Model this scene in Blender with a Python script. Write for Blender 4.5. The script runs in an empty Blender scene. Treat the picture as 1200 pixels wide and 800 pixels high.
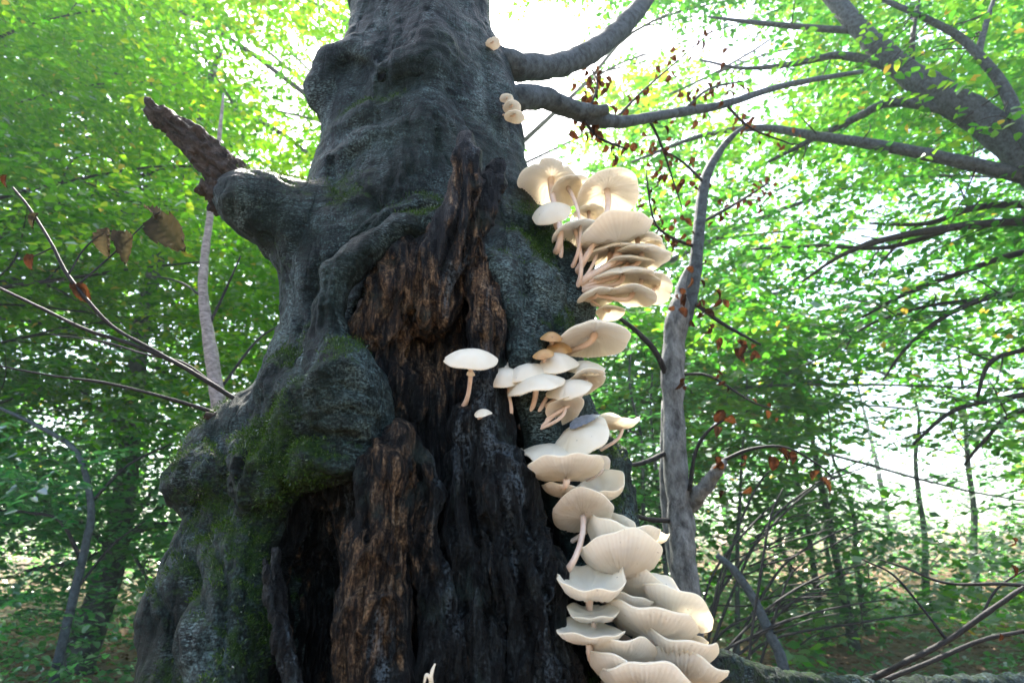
import bpy, math, random
import numpy as np
from mathutils import Vector
from mathutils.bvhtree import BVHTree

random.seed(7)
rng = np.random.default_rng(7)
scene = bpy.context.scene
col = scene.collection
R = math.radians

# ------------------------------------------------------------------ camera, sky, sun, exposure
CAM = np.array([0.0, 0.0, 1.25])
PITCH = R(20.0)
F = 667.0                                   # focal length in pixels of the 1200 x 800 photograph
FWD = np.array([0, math.cos(PITCH), math.sin(PITCH)])
UPV = np.array([0, -math.sin(PITCH), math.cos(PITCH)])
RGT = np.array([1.0, 0, 0])
cam_data = bpy.data.cameras.new('camera')
cam_data.sensor_width = 36.0
cam_data.lens = 36.0 * F / 1200.0
cam_data.clip_start = 0.02
cam_data.clip_end = 600.0
cam = bpy.data.objects.new('camera', cam_data)
cam.location = CAM
cam.rotation_euler = (R(90) + PITCH, 0, 0)
col.objects.link(cam)
scene.camera = cam
cam_data.dof.use_dof = True
cam_data.dof.focus_distance = 1.08
cam_data.dof.aperture_fstop = 5.0

SUN_EL, SUN_AZ = R(58), R(-16)              # azimuth from +Y towards +X
world = bpy.data.worlds.new('World')
scene.world = world
world.use_nodes = True
wn = world.node_tree
sky = wn.nodes.new('ShaderNodeTexSky')
sky.sky_type = 'NISHITA'
sky.sun_disc = False
sky.sun_elevation = SUN_EL
sky.sun_rotation = SUN_AZ
sky.air_density = 1.0
sky.dust_density = 3.0
sky.ozone_density = 1.0
wn.nodes['Background'].inputs['Strength'].default_value = 0.15
wn.links.new(sky.outputs[0], wn.nodes['Background'].inputs['Color'])

sun_data = bpy.data.lights.new('sun', 'SUN')
sun_data.energy = 5.0
sun_data.angle = R(0.55)
sun_data.color = (1.0, 0.95, 0.86)
sun = bpy.data.objects.new('sun', sun_data)
sdir = Vector((math.sin(SUN_AZ) * math.cos(SUN_EL), math.cos(SUN_AZ) * math.cos(SUN_EL), math.sin(SUN_EL)))
sun.rotation_euler = sdir.to_track_quat('Z', 'Y').to_euler()
sun.location = (0, 0, 30)
col.objects.link(sun)

vs = scene.view_settings
vs.view_transform = 'Standard'
vs.look = 'None'
vs.exposure = 2.5
vs.gamma = 1.0
vs.use_curve_mapping = False
scene.render.engine = 'CYCLES'
cy = scene.cycles
cy.max_bounces = 7
cy.diffuse_bounces = 3
cy.transmission_bounces = 4
cy.glossy_bounces = 2
cy.transparent_max_bounces = 4
cy.volume_bounces = 0
cy.use_denoising = True
cy.sample_clamp_indirect = 6.0

# ------------------------------------------------------------------ helpers
def ray(px, py):
    return RGT * ((px - 600.0) / F) + UPV * ((400.0 - py) / F) + FWD

def P(px, py, Y):
    d = ray(px, py)
    return CAM + d * (Y / d[1])

def MPP(py, Y):
    return (Y / ray(600, py)[1]) / F

def tag(o, label=None, cat=None, group=None, kind=None):
    if label: o['label'] = label
    if cat: o['category'] = cat
    if group: o['group'] = group
    if kind: o['kind'] = kind
    return o

def empty(name, loc, label=None, cat=None, group=None):
    o = bpy.data.objects.new(name, None)
    o.location = loc
    o.empty_display_size = 0.05
    col.objects.link(o)
    return tag(o, label, cat, group)

def mesh_np(name, verts, faces, mat, parent=None, smooth=True, attrs=None, face_mat=None):
    """faces: (n,k) int array, all of one size k"""
    me = bpy.data.meshes.new(name)
    verts = np.ascontiguousarray(verts, dtype=np.float32)
    faces = np.ascontiguousarray(faces, dtype=np.int32)
    n, k = faces.shape
    me.vertices.add(len(verts))
    me.vertices.foreach_set('co', verts.ravel())
    me.loops.add(n * k)
    me.loops.foreach_set('vertex_index', faces.ravel())
    me.polygons.add(n)
    me.polygons.foreach_set('loop_start', np.arange(0, n * k, k, dtype=np.int32))
    if smooth:
        me.polygons.foreach_set('use_smooth', np.ones(n, dtype=bool))
    for an, av in (attrs or {}).items():
        a = me.attributes.new(an, 'FLOAT', 'POINT')
        a.data.foreach_set('value', np.ascontiguousarray(av, dtype=np.float32))
    me.update(calc_edges=True)
    if mat: me.materials.append(mat)
    return link(name, me, parent)

def link(name, me, parent=None):
    o = bpy.data.objects.new(name, me)
    col.objects.link(o)
    if parent is not None:
        o.parent = parent
        if parent.matrix_basis.translation.length > 0 or parent.parent is not None:
            t = Vector((0, 0, 0)); q = parent
            while q is not None:
                t += q.location; q = q.parent
            o.location = -t          # mesh data is in world coordinates
    return o

_perm = np.random.default_rng(3).permutation(4096).astype(np.int64)
_grad = np.random.default_rng(5).normal(size=(4096, 3))
_grad /= np.linalg.norm(_grad, axis=1)[:, None]
_grad = _grad.astype(np.float32)

def perlin(p):
    p = np.asarray(p, dtype=np.float32)
    i = np.floor(p).astype(np.int64)
    f = p - i
    u = f * f * f * (f * (f * 6 - 15) + 10)
    out = np.zeros(len(p), dtype=np.float32)
    for dx in (0, 1):
        wx = u[:, 0] if dx else 1 - u[:, 0]
        for dy in (0, 1):
            wy = u[:, 1] if dy else 1 - u[:, 1]
            for dz in (0, 1):
                wz = u[:, 2] if dz else 1 - u[:, 2]
                h = _perm[(_perm[(_perm[(i[:, 0] + dx) & 4095] + i[:, 1] + dy) & 4095] + i[:, 2] + dz) & 4095]
                g = _grad[h]
                d = g[:, 0] * (f[:, 0] - dx) + g[:, 1] * (f[:, 1] - dy) + g[:, 2] * (f[:, 2] - dz)
                out += wx * wy * wz * d
    return out * 1.5

def catmull(pts, n):
    """pts (k,m) -> dense samples through all points, m columns (xyz + radius)"""
    pts = np.asarray(pts, dtype=float)
    k = len(pts)
    ext = np.vstack([2 * pts[0] - pts[1], pts, 2 * pts[-1] - pts[-2]])
    out = []
    for s in range(k - 1):
        p0, p1, p2, p3 = ext[s:s + 4]
        for t in np.linspace(0, 1, n, endpoint=False):
            out.append(0.5 * ((2 * p1) + (-p0 + p2) * t + (2 * p0 - 5 * p1 + 4 * p2 - p3) * t * t + (-p0 + 3 * p1 - 3 * p2 + p3) * t ** 3))
    out.append(pts[-1])
    return np.array(out)

def tube_geo(path, sides=8, cap=True, wob=0.0, seed=0.0):
    """path (n,4): xyz + radius -> verts, quads"""
    path = np.asarray(path, dtype=float)
    c, r = path[:, :3], np.maximum(path[:, 3], 0.0003)
    t = np.gradient(c, axis=0)
    t /= np.linalg.norm(t, axis=1)[:, None] + 1e-9
    ref = np.array([0.31, 0.17, 0.93]) if abs(t[0][2]) < 0.9 else np.array([1.0, 0.1, 0.0])
    us = np.zeros_like(c); u = np.cross(t[0], ref); u /= np.linalg.norm(u)
    for i in range(len(c)):
        u = u - t[i] * np.dot(u, t[i]); u /= np.linalg.norm(u) + 1e-9
        us[i] = u
    vs_ = np.cross(t, us)
    a = np.linspace(0, 2 * np.pi, sides, endpoint=False)
    off = us[:, None, :] * np.cos(a)[None, :, None] + vs_[:, None, :] * np.sin(a)[None, :, None]
    rr = np.repeat(r[:, None], sides, axis=1)
    if wob:
        q = (c[:, None, :] + off * r[:, None, None])
        s = 1.0 / max(r.max(), 0.004)
        rr = rr * (1 + wob * perlin(q.reshape(-1, 3) * s * 0.8 + seed).reshape(rr.shape)
                   + wob * 0.5 * perlin(q.reshape(-1, 3) * s * 2.1 + seed).reshape(rr.shape))
    v = c[:, None, :] + off * rr[:, :, None]
    n = len(c)
    i = np.arange(n - 1)[:, None] * sides; j = np.arange(sides)[None, :]; j2 = (j + 1) % sides
    f = np.stack([i + j, i + j2, i + sides + j2, i + sides + j], axis=-1).reshape(-1, 4)
    v = v.reshape(-1, 3)
    if cap:
        b = len(v)
        v = np.vstack([v, c[:1], c[-1:]])
        jj = np.arange(sides); k2 = (jj + 1) % sides
        f0 = np.stack([np.full(sides, b), k2, jj, np.full(sides, b)], -1)
        f1 = np.stack([np.full(sides, b + 1), (n - 1) * sides + jj, (n - 1) * sides + k2, np.full(sides, b + 1)], -1)
        tri = np.vstack([f0, f1])
        return v, f, tri[:, :3]
    return v, f, np.zeros((0, 3), int)

class MB:
    """collects pieces of ONE part"""
    def __init__(self):
        self.v, self.q, self.n = [], [], 0
    def add(self, v, q, tri=None):
        self.v.append(v)
        if len(q): self.q.append(np.asarray(q) + self.n)
        if tri is not None and len(tri):
            t = np.asarray(tri) + self.n
            self.q.append(np.column_stack([t, t[:, 2]]))      # marked, split on build
        self.n += len(v)
        return self
    def build(self, name, mat, parent=None, smooth=True):
        v = np.vstack(self.v); q = np.vstack(self.q)
        me = bpy.data.meshes.new(name)
        is_t = q[:, 2] == q[:, 3]
        cnt = np.where(is_t, 3, 4).astype(np.int32)
        loops = np.concatenate([q[~is_t].ravel(), q[is_t][:, :3].ravel()]).astype(np.int32)
        cnt = np.concatenate([np.full((~is_t).sum(), 4), np.full(is_t.sum(), 3)]).astype(np.int32)
        st = np.concatenate([[0], np.cumsum(cnt)[:-1]]).astype(np.int32)
        me.vertices.add(len(v)); me.vertices.foreach_set('co', v.astype(np.float32).ravel())
        me.loops.add(len(loops)); me.loops.foreach_set('vertex_index', loops)
        me.polygons.add(len(cnt)); me.polygons.foreach_set('loop_start', st)
        me.polygons.foreach_set('use_smooth', np.full(len(cnt), smooth))
        me.update(calc_edges=True)
        if mat: me.materials.append(mat)
        return link(name, me, parent)

def tube(name, path, mat, parent, sides=8, wob=0.0, n=6):
    d = catmull(path, n)
    v, q, t = tube_geo(d, sides, True, wob, seed=float(len(name)) + d[0, 0] * 7)
    return MB().add(v, q, t).build(name, mat, parent)

def px_path(pts):
    """[(px,py,Y,radius px)] -> xyz + radius in metres"""
    out = []
    for a in pts:
        p = P(a[0], a[1], a[2])
        out.append([*p, a[3] * MPP(a[1], a[2])])
    return out

# ------------------------------------------------------------------ materials
def new_mat(name):
    m = bpy.data.materials.new(name)
    m.use_nodes = True
    nt = m.node_tree
    return m, nt, nt.nodes['Principled BSDF']

def nd(nt, t, **kw):
    n = nt.nodes.new(t)
    for k, v in kw.items():
        if k in n.inputs.keys(): n.inputs[k].default_value = v
        else: setattr(n, k, v)
    return n

def coords(nt, scale=(1, 1, 1), world=False):
    mp = nd(nt, 'ShaderNodeMapping')
    mp.inputs['Scale'].default_value = scale
    if world:
        g = nd(nt, 'ShaderNodeNewGeometry'); nt.links.new(g.outputs['Position'], mp.inputs['Vector'])
    else:
        g = nd(nt, 'ShaderNodeTexCoord'); nt.links.new(g.outputs['Object'], mp.inputs['Vector'])
    return mp.outputs['Vector']

def noise(nt, vec, scale, detail=4, rough=0.6, dist=0.0):
    n = nd(nt, 'ShaderNodeTexNoise')
    n.inputs['Scale'].default_value = scale
    n.inputs['Detail'].default_value = detail
    n.inputs['Roughness'].default_value = rough
    n.inputs['Distortion'].default_value = dist
    nt.links.new(vec, n.inputs['Vector'])
    return n.outputs['Fac']

def ramp(nt, fac, stops):
    r = nd(nt, 'ShaderNodeValToRGB')
    e = r.color_ramp.elements
    while len(e) < len(stops): e.new(0.5)
    for el, (p, c) in zip(e, stops):
        el.position = p; el.color = (*c, 1)
    nt.links.new(fac, r.inputs['Fac'])
    return r.outputs['Color']

def mix(nt, fac, a, b, mode='MIX'):
    m = nd(nt, 'ShaderNodeMix', data_type='RGBA', blend_type=mode)
    for s, x in (('Factor', fac), ('A', a), ('B', b)):
        i = [q for q in m.inputs if q.name == s and (q.type == 'RGBA' or s == 'Factor' and q.type == 'VALUE')][0]
        if isinstance(x, (int, float)): i.default_value = x
        elif isinstance(x, tuple): i.default_value = (*x, 1)
        else: nt.links.new(x, i)
    return [q for q in m.outputs if q.type == 'RGBA'][0]

def math_n(nt, op, a, b=None, c=None):
    m = nd(nt, 'ShaderNodeMath', operation=op)
    for i, x in enumerate((a, b, c)):
        if x is None: continue
        if isinstance(x, (int, float)): m.inputs[i].default_value = x
        else: nt.links.new(x, m.inputs[i])
    return m.outputs[0]

def attr(nt, name):
    a = nd(nt, 'ShaderNodeAttribute'); a.attribute_name = name
    return a.outputs['Fac']

def bump(nt, bsdf, height, strength, dist):
    b = nd(nt, 'ShaderNodeBump')
    b.inputs['Strength'].default_value = strength
    b.inputs['Distance'].default_value = dist
    nt.links.new(height, b.inputs['Height'])
    nt.links.new(b.outputs[0], bsdf.inputs['Normal'])
    return b

def bark_material():
    m, nt, b = new_mat('beech_bark')
    v = coords(nt)
    vs1 = coords(nt, (1.0, 1.0, 0.35))
    vh = coords(nt, (1.0, 1.0, 3.2))
    n1 = noise(nt, v, 7, 6, 0.66)
    n2 = noise(nt, vh, 38, 6, 0.7, 0.8)
    n3 = noise(nt, v, 240, 4, 0.75)
    c = ramp(nt, n1, [(0.36, (0.006, 0.011, 0.0105)), (0.5, (0.024, 0.042, 0.0405)), (0.62, (0.080, 0.122, 0.118))])
    c = mix(nt, 0.85, c, ramp(nt, n2, [(0.42, (0.16, 0.16, 0.16)), (0.56, (1, 1, 1)), (0.66, (1.5, 1.5, 1.5))]), 'MULTIPLY')
    c = mix(nt, 0.9, c, ramp(nt, n3, [(0.44, (0.10, 0.10, 0.10)), (0.54, (1.0, 1.0, 1.0)), (0.62, (2.0, 2.0, 2.0))]), 'MULTIPLY')
    lich_glint = noise(nt, vs1, 11, 6, 0.75, 0.5)
    speck = math_n(nt, 'MULTIPLY', ramp(nt, lich_glint, [(0.50, (0, 0, 0)), (0.64, (1, 1, 1))]), ramp(nt, noise(nt, vh, 130, 4, 0.7), [(0.50, (0, 0, 0)), (0.58, (0.8, 0.8, 0.8))]))
    c = mix(nt, speck, c, (0.22, 0.31, 0.30))  # light specks: lichen, plus wet highlights painted into the colour
    green = noise(nt, v, 5.0, 4, 0.6)
    c = mix(nt, ramp(nt, green, [(0.42, (0, 0, 0)), (0.66, (0.55, 0.55, 0.55))]), c, (0.011, 0.021, 0.012))
    cr = nd(nt, 'ShaderNodeTexVoronoi', feature='DISTANCE_TO_EDGE'); cr.inputs['Scale'].default_value = 26
    wv = mix(nt, 0.08, vs1, noise(nt, v, 12, 3, 0.6))
    nt.links.new(vs1, cr.inputs['Vector'])
    mossn = math_n(nt, 'ADD', attr(nt, 'moss'), math_n(nt, 'MULTIPLY', math_n(nt, 'SUBTRACT', noise(nt, v, 60, 5, 0.7), 0.5), 1.6))
    mf = ramp(nt, mossn, [(0.38, (0, 0, 0)), (0.62, (1, 1, 1))])
    mc = ramp(nt, noise(nt, v, 140, 4, 0.7), [(0.3, (0.006, 0.014, 0.004)), (0.55, (0.020, 0.048, 0.010)), (0.75, (0.050, 0.095, 0.018))])
    c = mix(nt, mf, c, mc)
    nt.links.new(c, b.inputs['Base Color'])
    rg = math_n(nt, 'MULTIPLY_ADD', n3, 0.5, 0.25)
    nt.links.new(rg, b.inputs['Roughness'])
    b.inputs['Specular IOR Level'].default_value = 0.14
    h = math_n(nt, 'ADD', math_n(nt, 'MULTIPLY', n2, 0.55), math_n(nt, 'MULTIPLY', n3, 0.5))
    h = math_n(nt, 'ADD', h, math_n(nt, 'MULTIPLY', noise(nt, v, 420, 3, 0.7), 0.25))
    h = math_n(nt, 'ADD', h, math_n(nt, 'MULTIPLY', math_n(nt, 'MINIMUM', cr.outputs[0], 0.09), 3.0))
    bump(nt, b, h, 1.0, 0.016)
    return m

def deadwood_material():
    m, nt, b = new_mat('rotten_wood')
    v = coords(nt)
    vg = coords(nt, (1.0, 1.0, 0.10))
    vg2 = coords(nt, (1.0, 1.0, 0.30))
    g1 = noise(nt, vg, 150, 6, 0.72, 0.5)
    g2 = noise(nt, vg2, 42, 6, 0.7, 0.8)
    g3 = noise(nt, v, 210, 4, 0.75)
    pit = nd(nt, 'ShaderNodeTexVoronoi'); pit.inputs['Scale'].default_value = 90
    nt.links.new(vg2, pit.inputs['Vector'])
    tan = ramp(nt, g1, [(0.38, (0.010, 0.006, 0.004)), (0.47, (0.080, 0.046, 0.024)), (0.57, (0.20, 0.125, 0.066)), (0.67, (0.34, 0.24, 0.145))])
    dark = ramp(nt, g1, [(0.40, (0.003, 0.0035, 0.004)), (0.52, (0.010, 0.013, 0.013)), (0.62, (0.034, 0.042, 0.043)), (0.72, (0.10, 0.125, 0.13))])
    fac = math_n(nt, 'ADD', attr(nt, 'tan'), math_n(nt, 'MULTIPLY', math_n(nt, 'SUBTRACT', g2, 0.5), 2.2))
    c = mix(nt, ramp(nt, fac, [(0.35, (0, 0, 0)), (0.7, (1, 1, 1))]), dark, tan)
    c = mix(nt, 0.85, c, ramp(nt, g2, [(0.42, (0.10, 0.09, 0.09)), (0.56, (1, 1, 1))]), 'MULTIPLY')
    c = mix(nt, 0.8, c, ramp(nt, g3, [(0.42, (0.15, 0.15, 0.15)), (0.56, (1, 1, 1)), (0.66, (1.6, 1.6, 1.6))]), 'MULTIPLY')
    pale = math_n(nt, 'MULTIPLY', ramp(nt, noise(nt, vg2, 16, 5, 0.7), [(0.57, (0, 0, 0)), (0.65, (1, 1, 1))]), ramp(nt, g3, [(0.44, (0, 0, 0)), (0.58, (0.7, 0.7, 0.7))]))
    c = mix(nt, pale, c, (0.12, 0.155, 0.175))  # bluish sky glints on the wet wood, painted into the colour
    alg = noise(nt, v, 14, 5, 0.65)
    c = mix(nt, ramp(nt, alg, [(0.58, (0, 0, 0)), (0.72, (0.6, 0.6, 0.6))]), c, (0.030, 0.048, 0.040))
    nt.links.new(c, b.inputs['Base Color'])
    wet = math_n(nt, 'MULTIPLY_ADD', attr(nt, 'tan'), 0.30, math_n(nt, 'MULTIPLY_ADD', g2, 0.5, 0.10))
    nt.links.new(wet, b.inputs['Roughness'])
    b.inputs['Specular IOR Level'].default_value = 0.16
    h = math_n(nt, 'ADD', math_n(nt, 'MULTIPLY', g1, 1.0), math_n(nt, 'MULTIPLY', g2, 0.8))
    h = math_n(nt, 'ADD', h, math_n(nt, 'ADD', math_n(nt, 'MULTIPLY', pit.outputs[0], 0.35), math_n(nt, 'MULTIPLY', g3, 0.5)))
    bump(nt, b, h, 1.0, 0.014)
    return m

def simple_bark(name, dark, light, scale=30, stretch=0.3, bdist=0.004, rough=0.75, world=False):
    m, nt, b = new_mat(name)
    v = coords(nt, (1, 1, stretch), world)
    n1 = noise(nt, v, scale, 6, 0.65, 0.3)
    n2 = noise(nt, v, scale * 5, 4, 0.7)
    c = ramp(nt, n1, [(0.3, dark), (0.7, light)])
    c = mix(nt, 0.6, c, ramp(nt, n2, [(0.3, (0.4, 0.4, 0.4)), (0.65, (1.1, 1.1, 1.1))]), 'MULTIPLY')
    nt.links.new(c, b.inputs['Base Color'])
    b.inputs['Roughness'].default_value = rough
    b.inputs['Specular IOR Level'].default_value = 0.15
    bump(nt, b, math_n(nt, 'ADD', n1, math_n(nt, 'MULTIPLY', n2, 0.4)), 0.9, bdist * 1.6)
    return m

def leaf_material(name, refl, trans, shine=0.18, tw=0.55, gloss=0.4):
    """reflect / transmit colours as (dark, light) pairs driven by the per-leaf value"""
    m = bpy.data.materials.new(name); m.use_nodes = True
    nt = m.node_tree
    for n in list(nt.nodes): nt.nodes.remove(n)
    out = nd(nt, 'ShaderNodeOutputMaterial')
    a = attr(nt, 'var')
    d = nd(nt, 'ShaderNodeBsdfDiffuse'); t = nd(nt, 'ShaderNodeBsdfTranslucent')
    nt.links.new(ramp(nt, a, refl), d.inputs['Color'])
    nt.links.new(ramp(nt, a, trans), t.inputs['Color'])
    mx = nd(nt, 'ShaderNodeMixShader'); mx.inputs[0].default_value = tw
    nt.links.new(d.outputs[0], mx.inputs[1]); nt.links.new(t.outputs[0], mx.inputs[2])
    g = nd(nt, 'ShaderNodeBsdfGlossy'); g.inputs['Roughness'].default_value = gloss
    fr = nd(nt, 'ShaderNodeFresnel'); fr.inputs['IOR'].default_value = 1.35
    mg = nd(nt, 'ShaderNodeMixShader')
    nt.links.new(math_n(nt, 'MULTIPLY', fr.outputs[0], shine), mg.inputs[0])
    nt.links.new(mx.outputs[0], mg.inputs[1]); nt.links.new(g.outputs[0], mg.inputs[2])
    nt.links.new(mg.outputs[0], out.inputs['Surface'])
    return m

def mushroom_material(name, c0, c1, sss=0.55, rough=0.45, gills=False):
    m, nt, b = new_mat(name)
    v = coords(nt)
    n1 = noise(nt, v, 40, 4, 0.6)
    n2 = noise(nt, v, 260, 3, 0.6)
    c = ramp(nt, n1, [(0.3, c0), (0.7, c1)])
    if gills:
        c = mix(nt, math_n(nt, 'MULTIPLY', attr(nt, 'valley'), 0.14), c, (0.50, 0.34, 0.22))  # shade between the gills, painted as a darker valley colour
    spots = noise(nt, v, 150, 2, 0.5)
    c = mix(nt, ramp(nt, spots, [(0.735, (0, 0, 0)), (0.76, (0.75, 0.75, 0.75))]), c, (0.10, 0.065, 0.04))
    nt.links.new(c, b.inputs['Base Color'])
    b.inputs['Roughness'].default_value = rough
    tr = nd(nt, 'ShaderNodeBsdfTranslucent')
    nt.links.new(mix(nt, 0.6, c, (0.97, 0.89, 0.76)), tr.inputs['Color'])
    mx = nd(nt, 'ShaderNodeMixShader'); mx.inputs[0].default_value = sss
    nt.links.new(b.outputs[0], mx.inputs[1]); nt.links.new(tr.outputs[0], mx.inputs[2])
    nt.links.new(mx.outputs[0], nt.nodes['Material Output'].inputs['Surface'])
    b.inputs['Coat Weight'].default_value = 0.2
    b.inputs['Coat Roughness'].default_value = 0.18
    bump(nt, b, math_n(nt, 'ADD', n1, math_n(nt, 'MULTIPLY', n2, 0.3)), 0.35, 0.002)
    return m

M = {}
M['bark'] = bark_material()
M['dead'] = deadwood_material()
M['limb'] = simple_bark('limb_bark', (0.015, 0.021, 0.023), (0.085, 0.105, 0.112), 40, 1.0)
M['grey_stem'] = simple_bark('grey_dead_stem', (0.022, 0.022, 0.020), (0.24, 0.245, 0.23), 34, 0.5, 0.008)
M['twig'] = simple_bark('dark_twig_bark', (0.008, 0.008, 0.008), (0.030, 0.028, 0.026), 60, 1.0, 0.002, 0.6)
M['birch'] = simple_bark('birch_bark', (0.05, 0.04, 0.036), (0.40, 0.35, 0.32), 30, 2.8, 0.003, 0.6)
M['far_bark'] = simple_bark('far_trunk_bark', (0.022, 0.028, 0.025), (0.09, 0.10, 0.088), 8, 0.4, 0.02)
M['snag'] = simple_bark('broken_limb_wood', (0.006, 0.005, 0.004), (0.065, 0.046, 0.034), 55, 1.0, 0.006)
M['shard'] = simple_bark('weathered_shard_wood', (0.006, 0.007, 0.007), (0.05, 0.055, 0.056), 70, 0.1, 0.006)
M['cap'] = mushroom_material('cream_cap', (0.92, 0.82, 0.62), (0.96, 0.90, 0.74), 0.52)
M['gill'] = mushroom_material('pale_gills', (0.93, 0.87, 0.75), (0.96, 0.92, 0.84), 0.58, 0.6, True)
M['stem'] = mushroom_material('pale_stem', (0.62, 0.43, 0.31), (0.80, 0.65, 0.52), 0.25, 0.55)
M['ochre'] = mushroom_material('ochre_cap', (0.34, 0.17, 0.05), (0.55, 0.33, 0.12), 0.3)
M['moss'] = leaf_material('moss_blades', [(0.0, (0.014, 0.036, 0.006)), (1.0, (0.06, 0.12, 0.02))],
                          [(0.0, (0.025, 0.055, 0.008)), (1.0, (0.08, 0.15, 0.02))], tw=0.35)
M['leaf_l'] = leaf_material('beech_leaf_bright',
    [(0.0, (0.014, 0.060, 0.006)), (0.85, (0.055, 0.13, 0.009)), (1.0, (0.24, 0.18, 0.025))],
    [(0.0, (0.045, 0.23, 0.004)), (0.5, (0.14, 0.43, 0.008)), (0.9, (0.31, 0.58, 0.012)), (1.0, (0.60, 0.48, 0.05))])
M['leaf_r'] = leaf_material('beech_leaf_green',
    [(0.0, (0.011, 0.058, 0.014)), (0.9, (0.040, 0.115, 0.020)), (1.0, (0.22, 0.16, 0.03))],
    [(0.0, (0.030, 0.20, 0.020)), (0.5, (0.10, 0.36, 0.022)), (0.92, (0.27, 0.50, 0.025)), (1.0, (0.60, 0.42, 0.05))])
M['leaf_u'] = leaf_material('understory_leaf',
    [(0.0, (0.018, 0.075, 0.034)), (1.0, (0.07, 0.17, 0.06))],
    [(0.0, (0.04, 0.26, 0.055)), (1.0, (0.19, 0.52, 0.09))], gloss=0.3)
M['dry'] = leaf_material('dried_leaf',
    [(0.0, (0.026, 0.012, 0.007)), (0.6, (0.062, 0.027, 0.013)), (1.0, (0.125, 0.058, 0.026))],
    [(0.0, (0.04, 0.012, 0.006)), (1.0, (0.12, 0.045, 0.014))], 0.0, 0.25)
M['dry_grey'] = leaf_material('grey_brown_dried_leaf',
    [(0.0, (0.014, 0.015, 0.012)), (1.0, (0.075, 0.058, 0.040))],
    [(0.0, (0.025, 0.025, 0.012)), (1.0, (0.08, 0.06, 0.025))], 0.0, 0.3)

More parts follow.
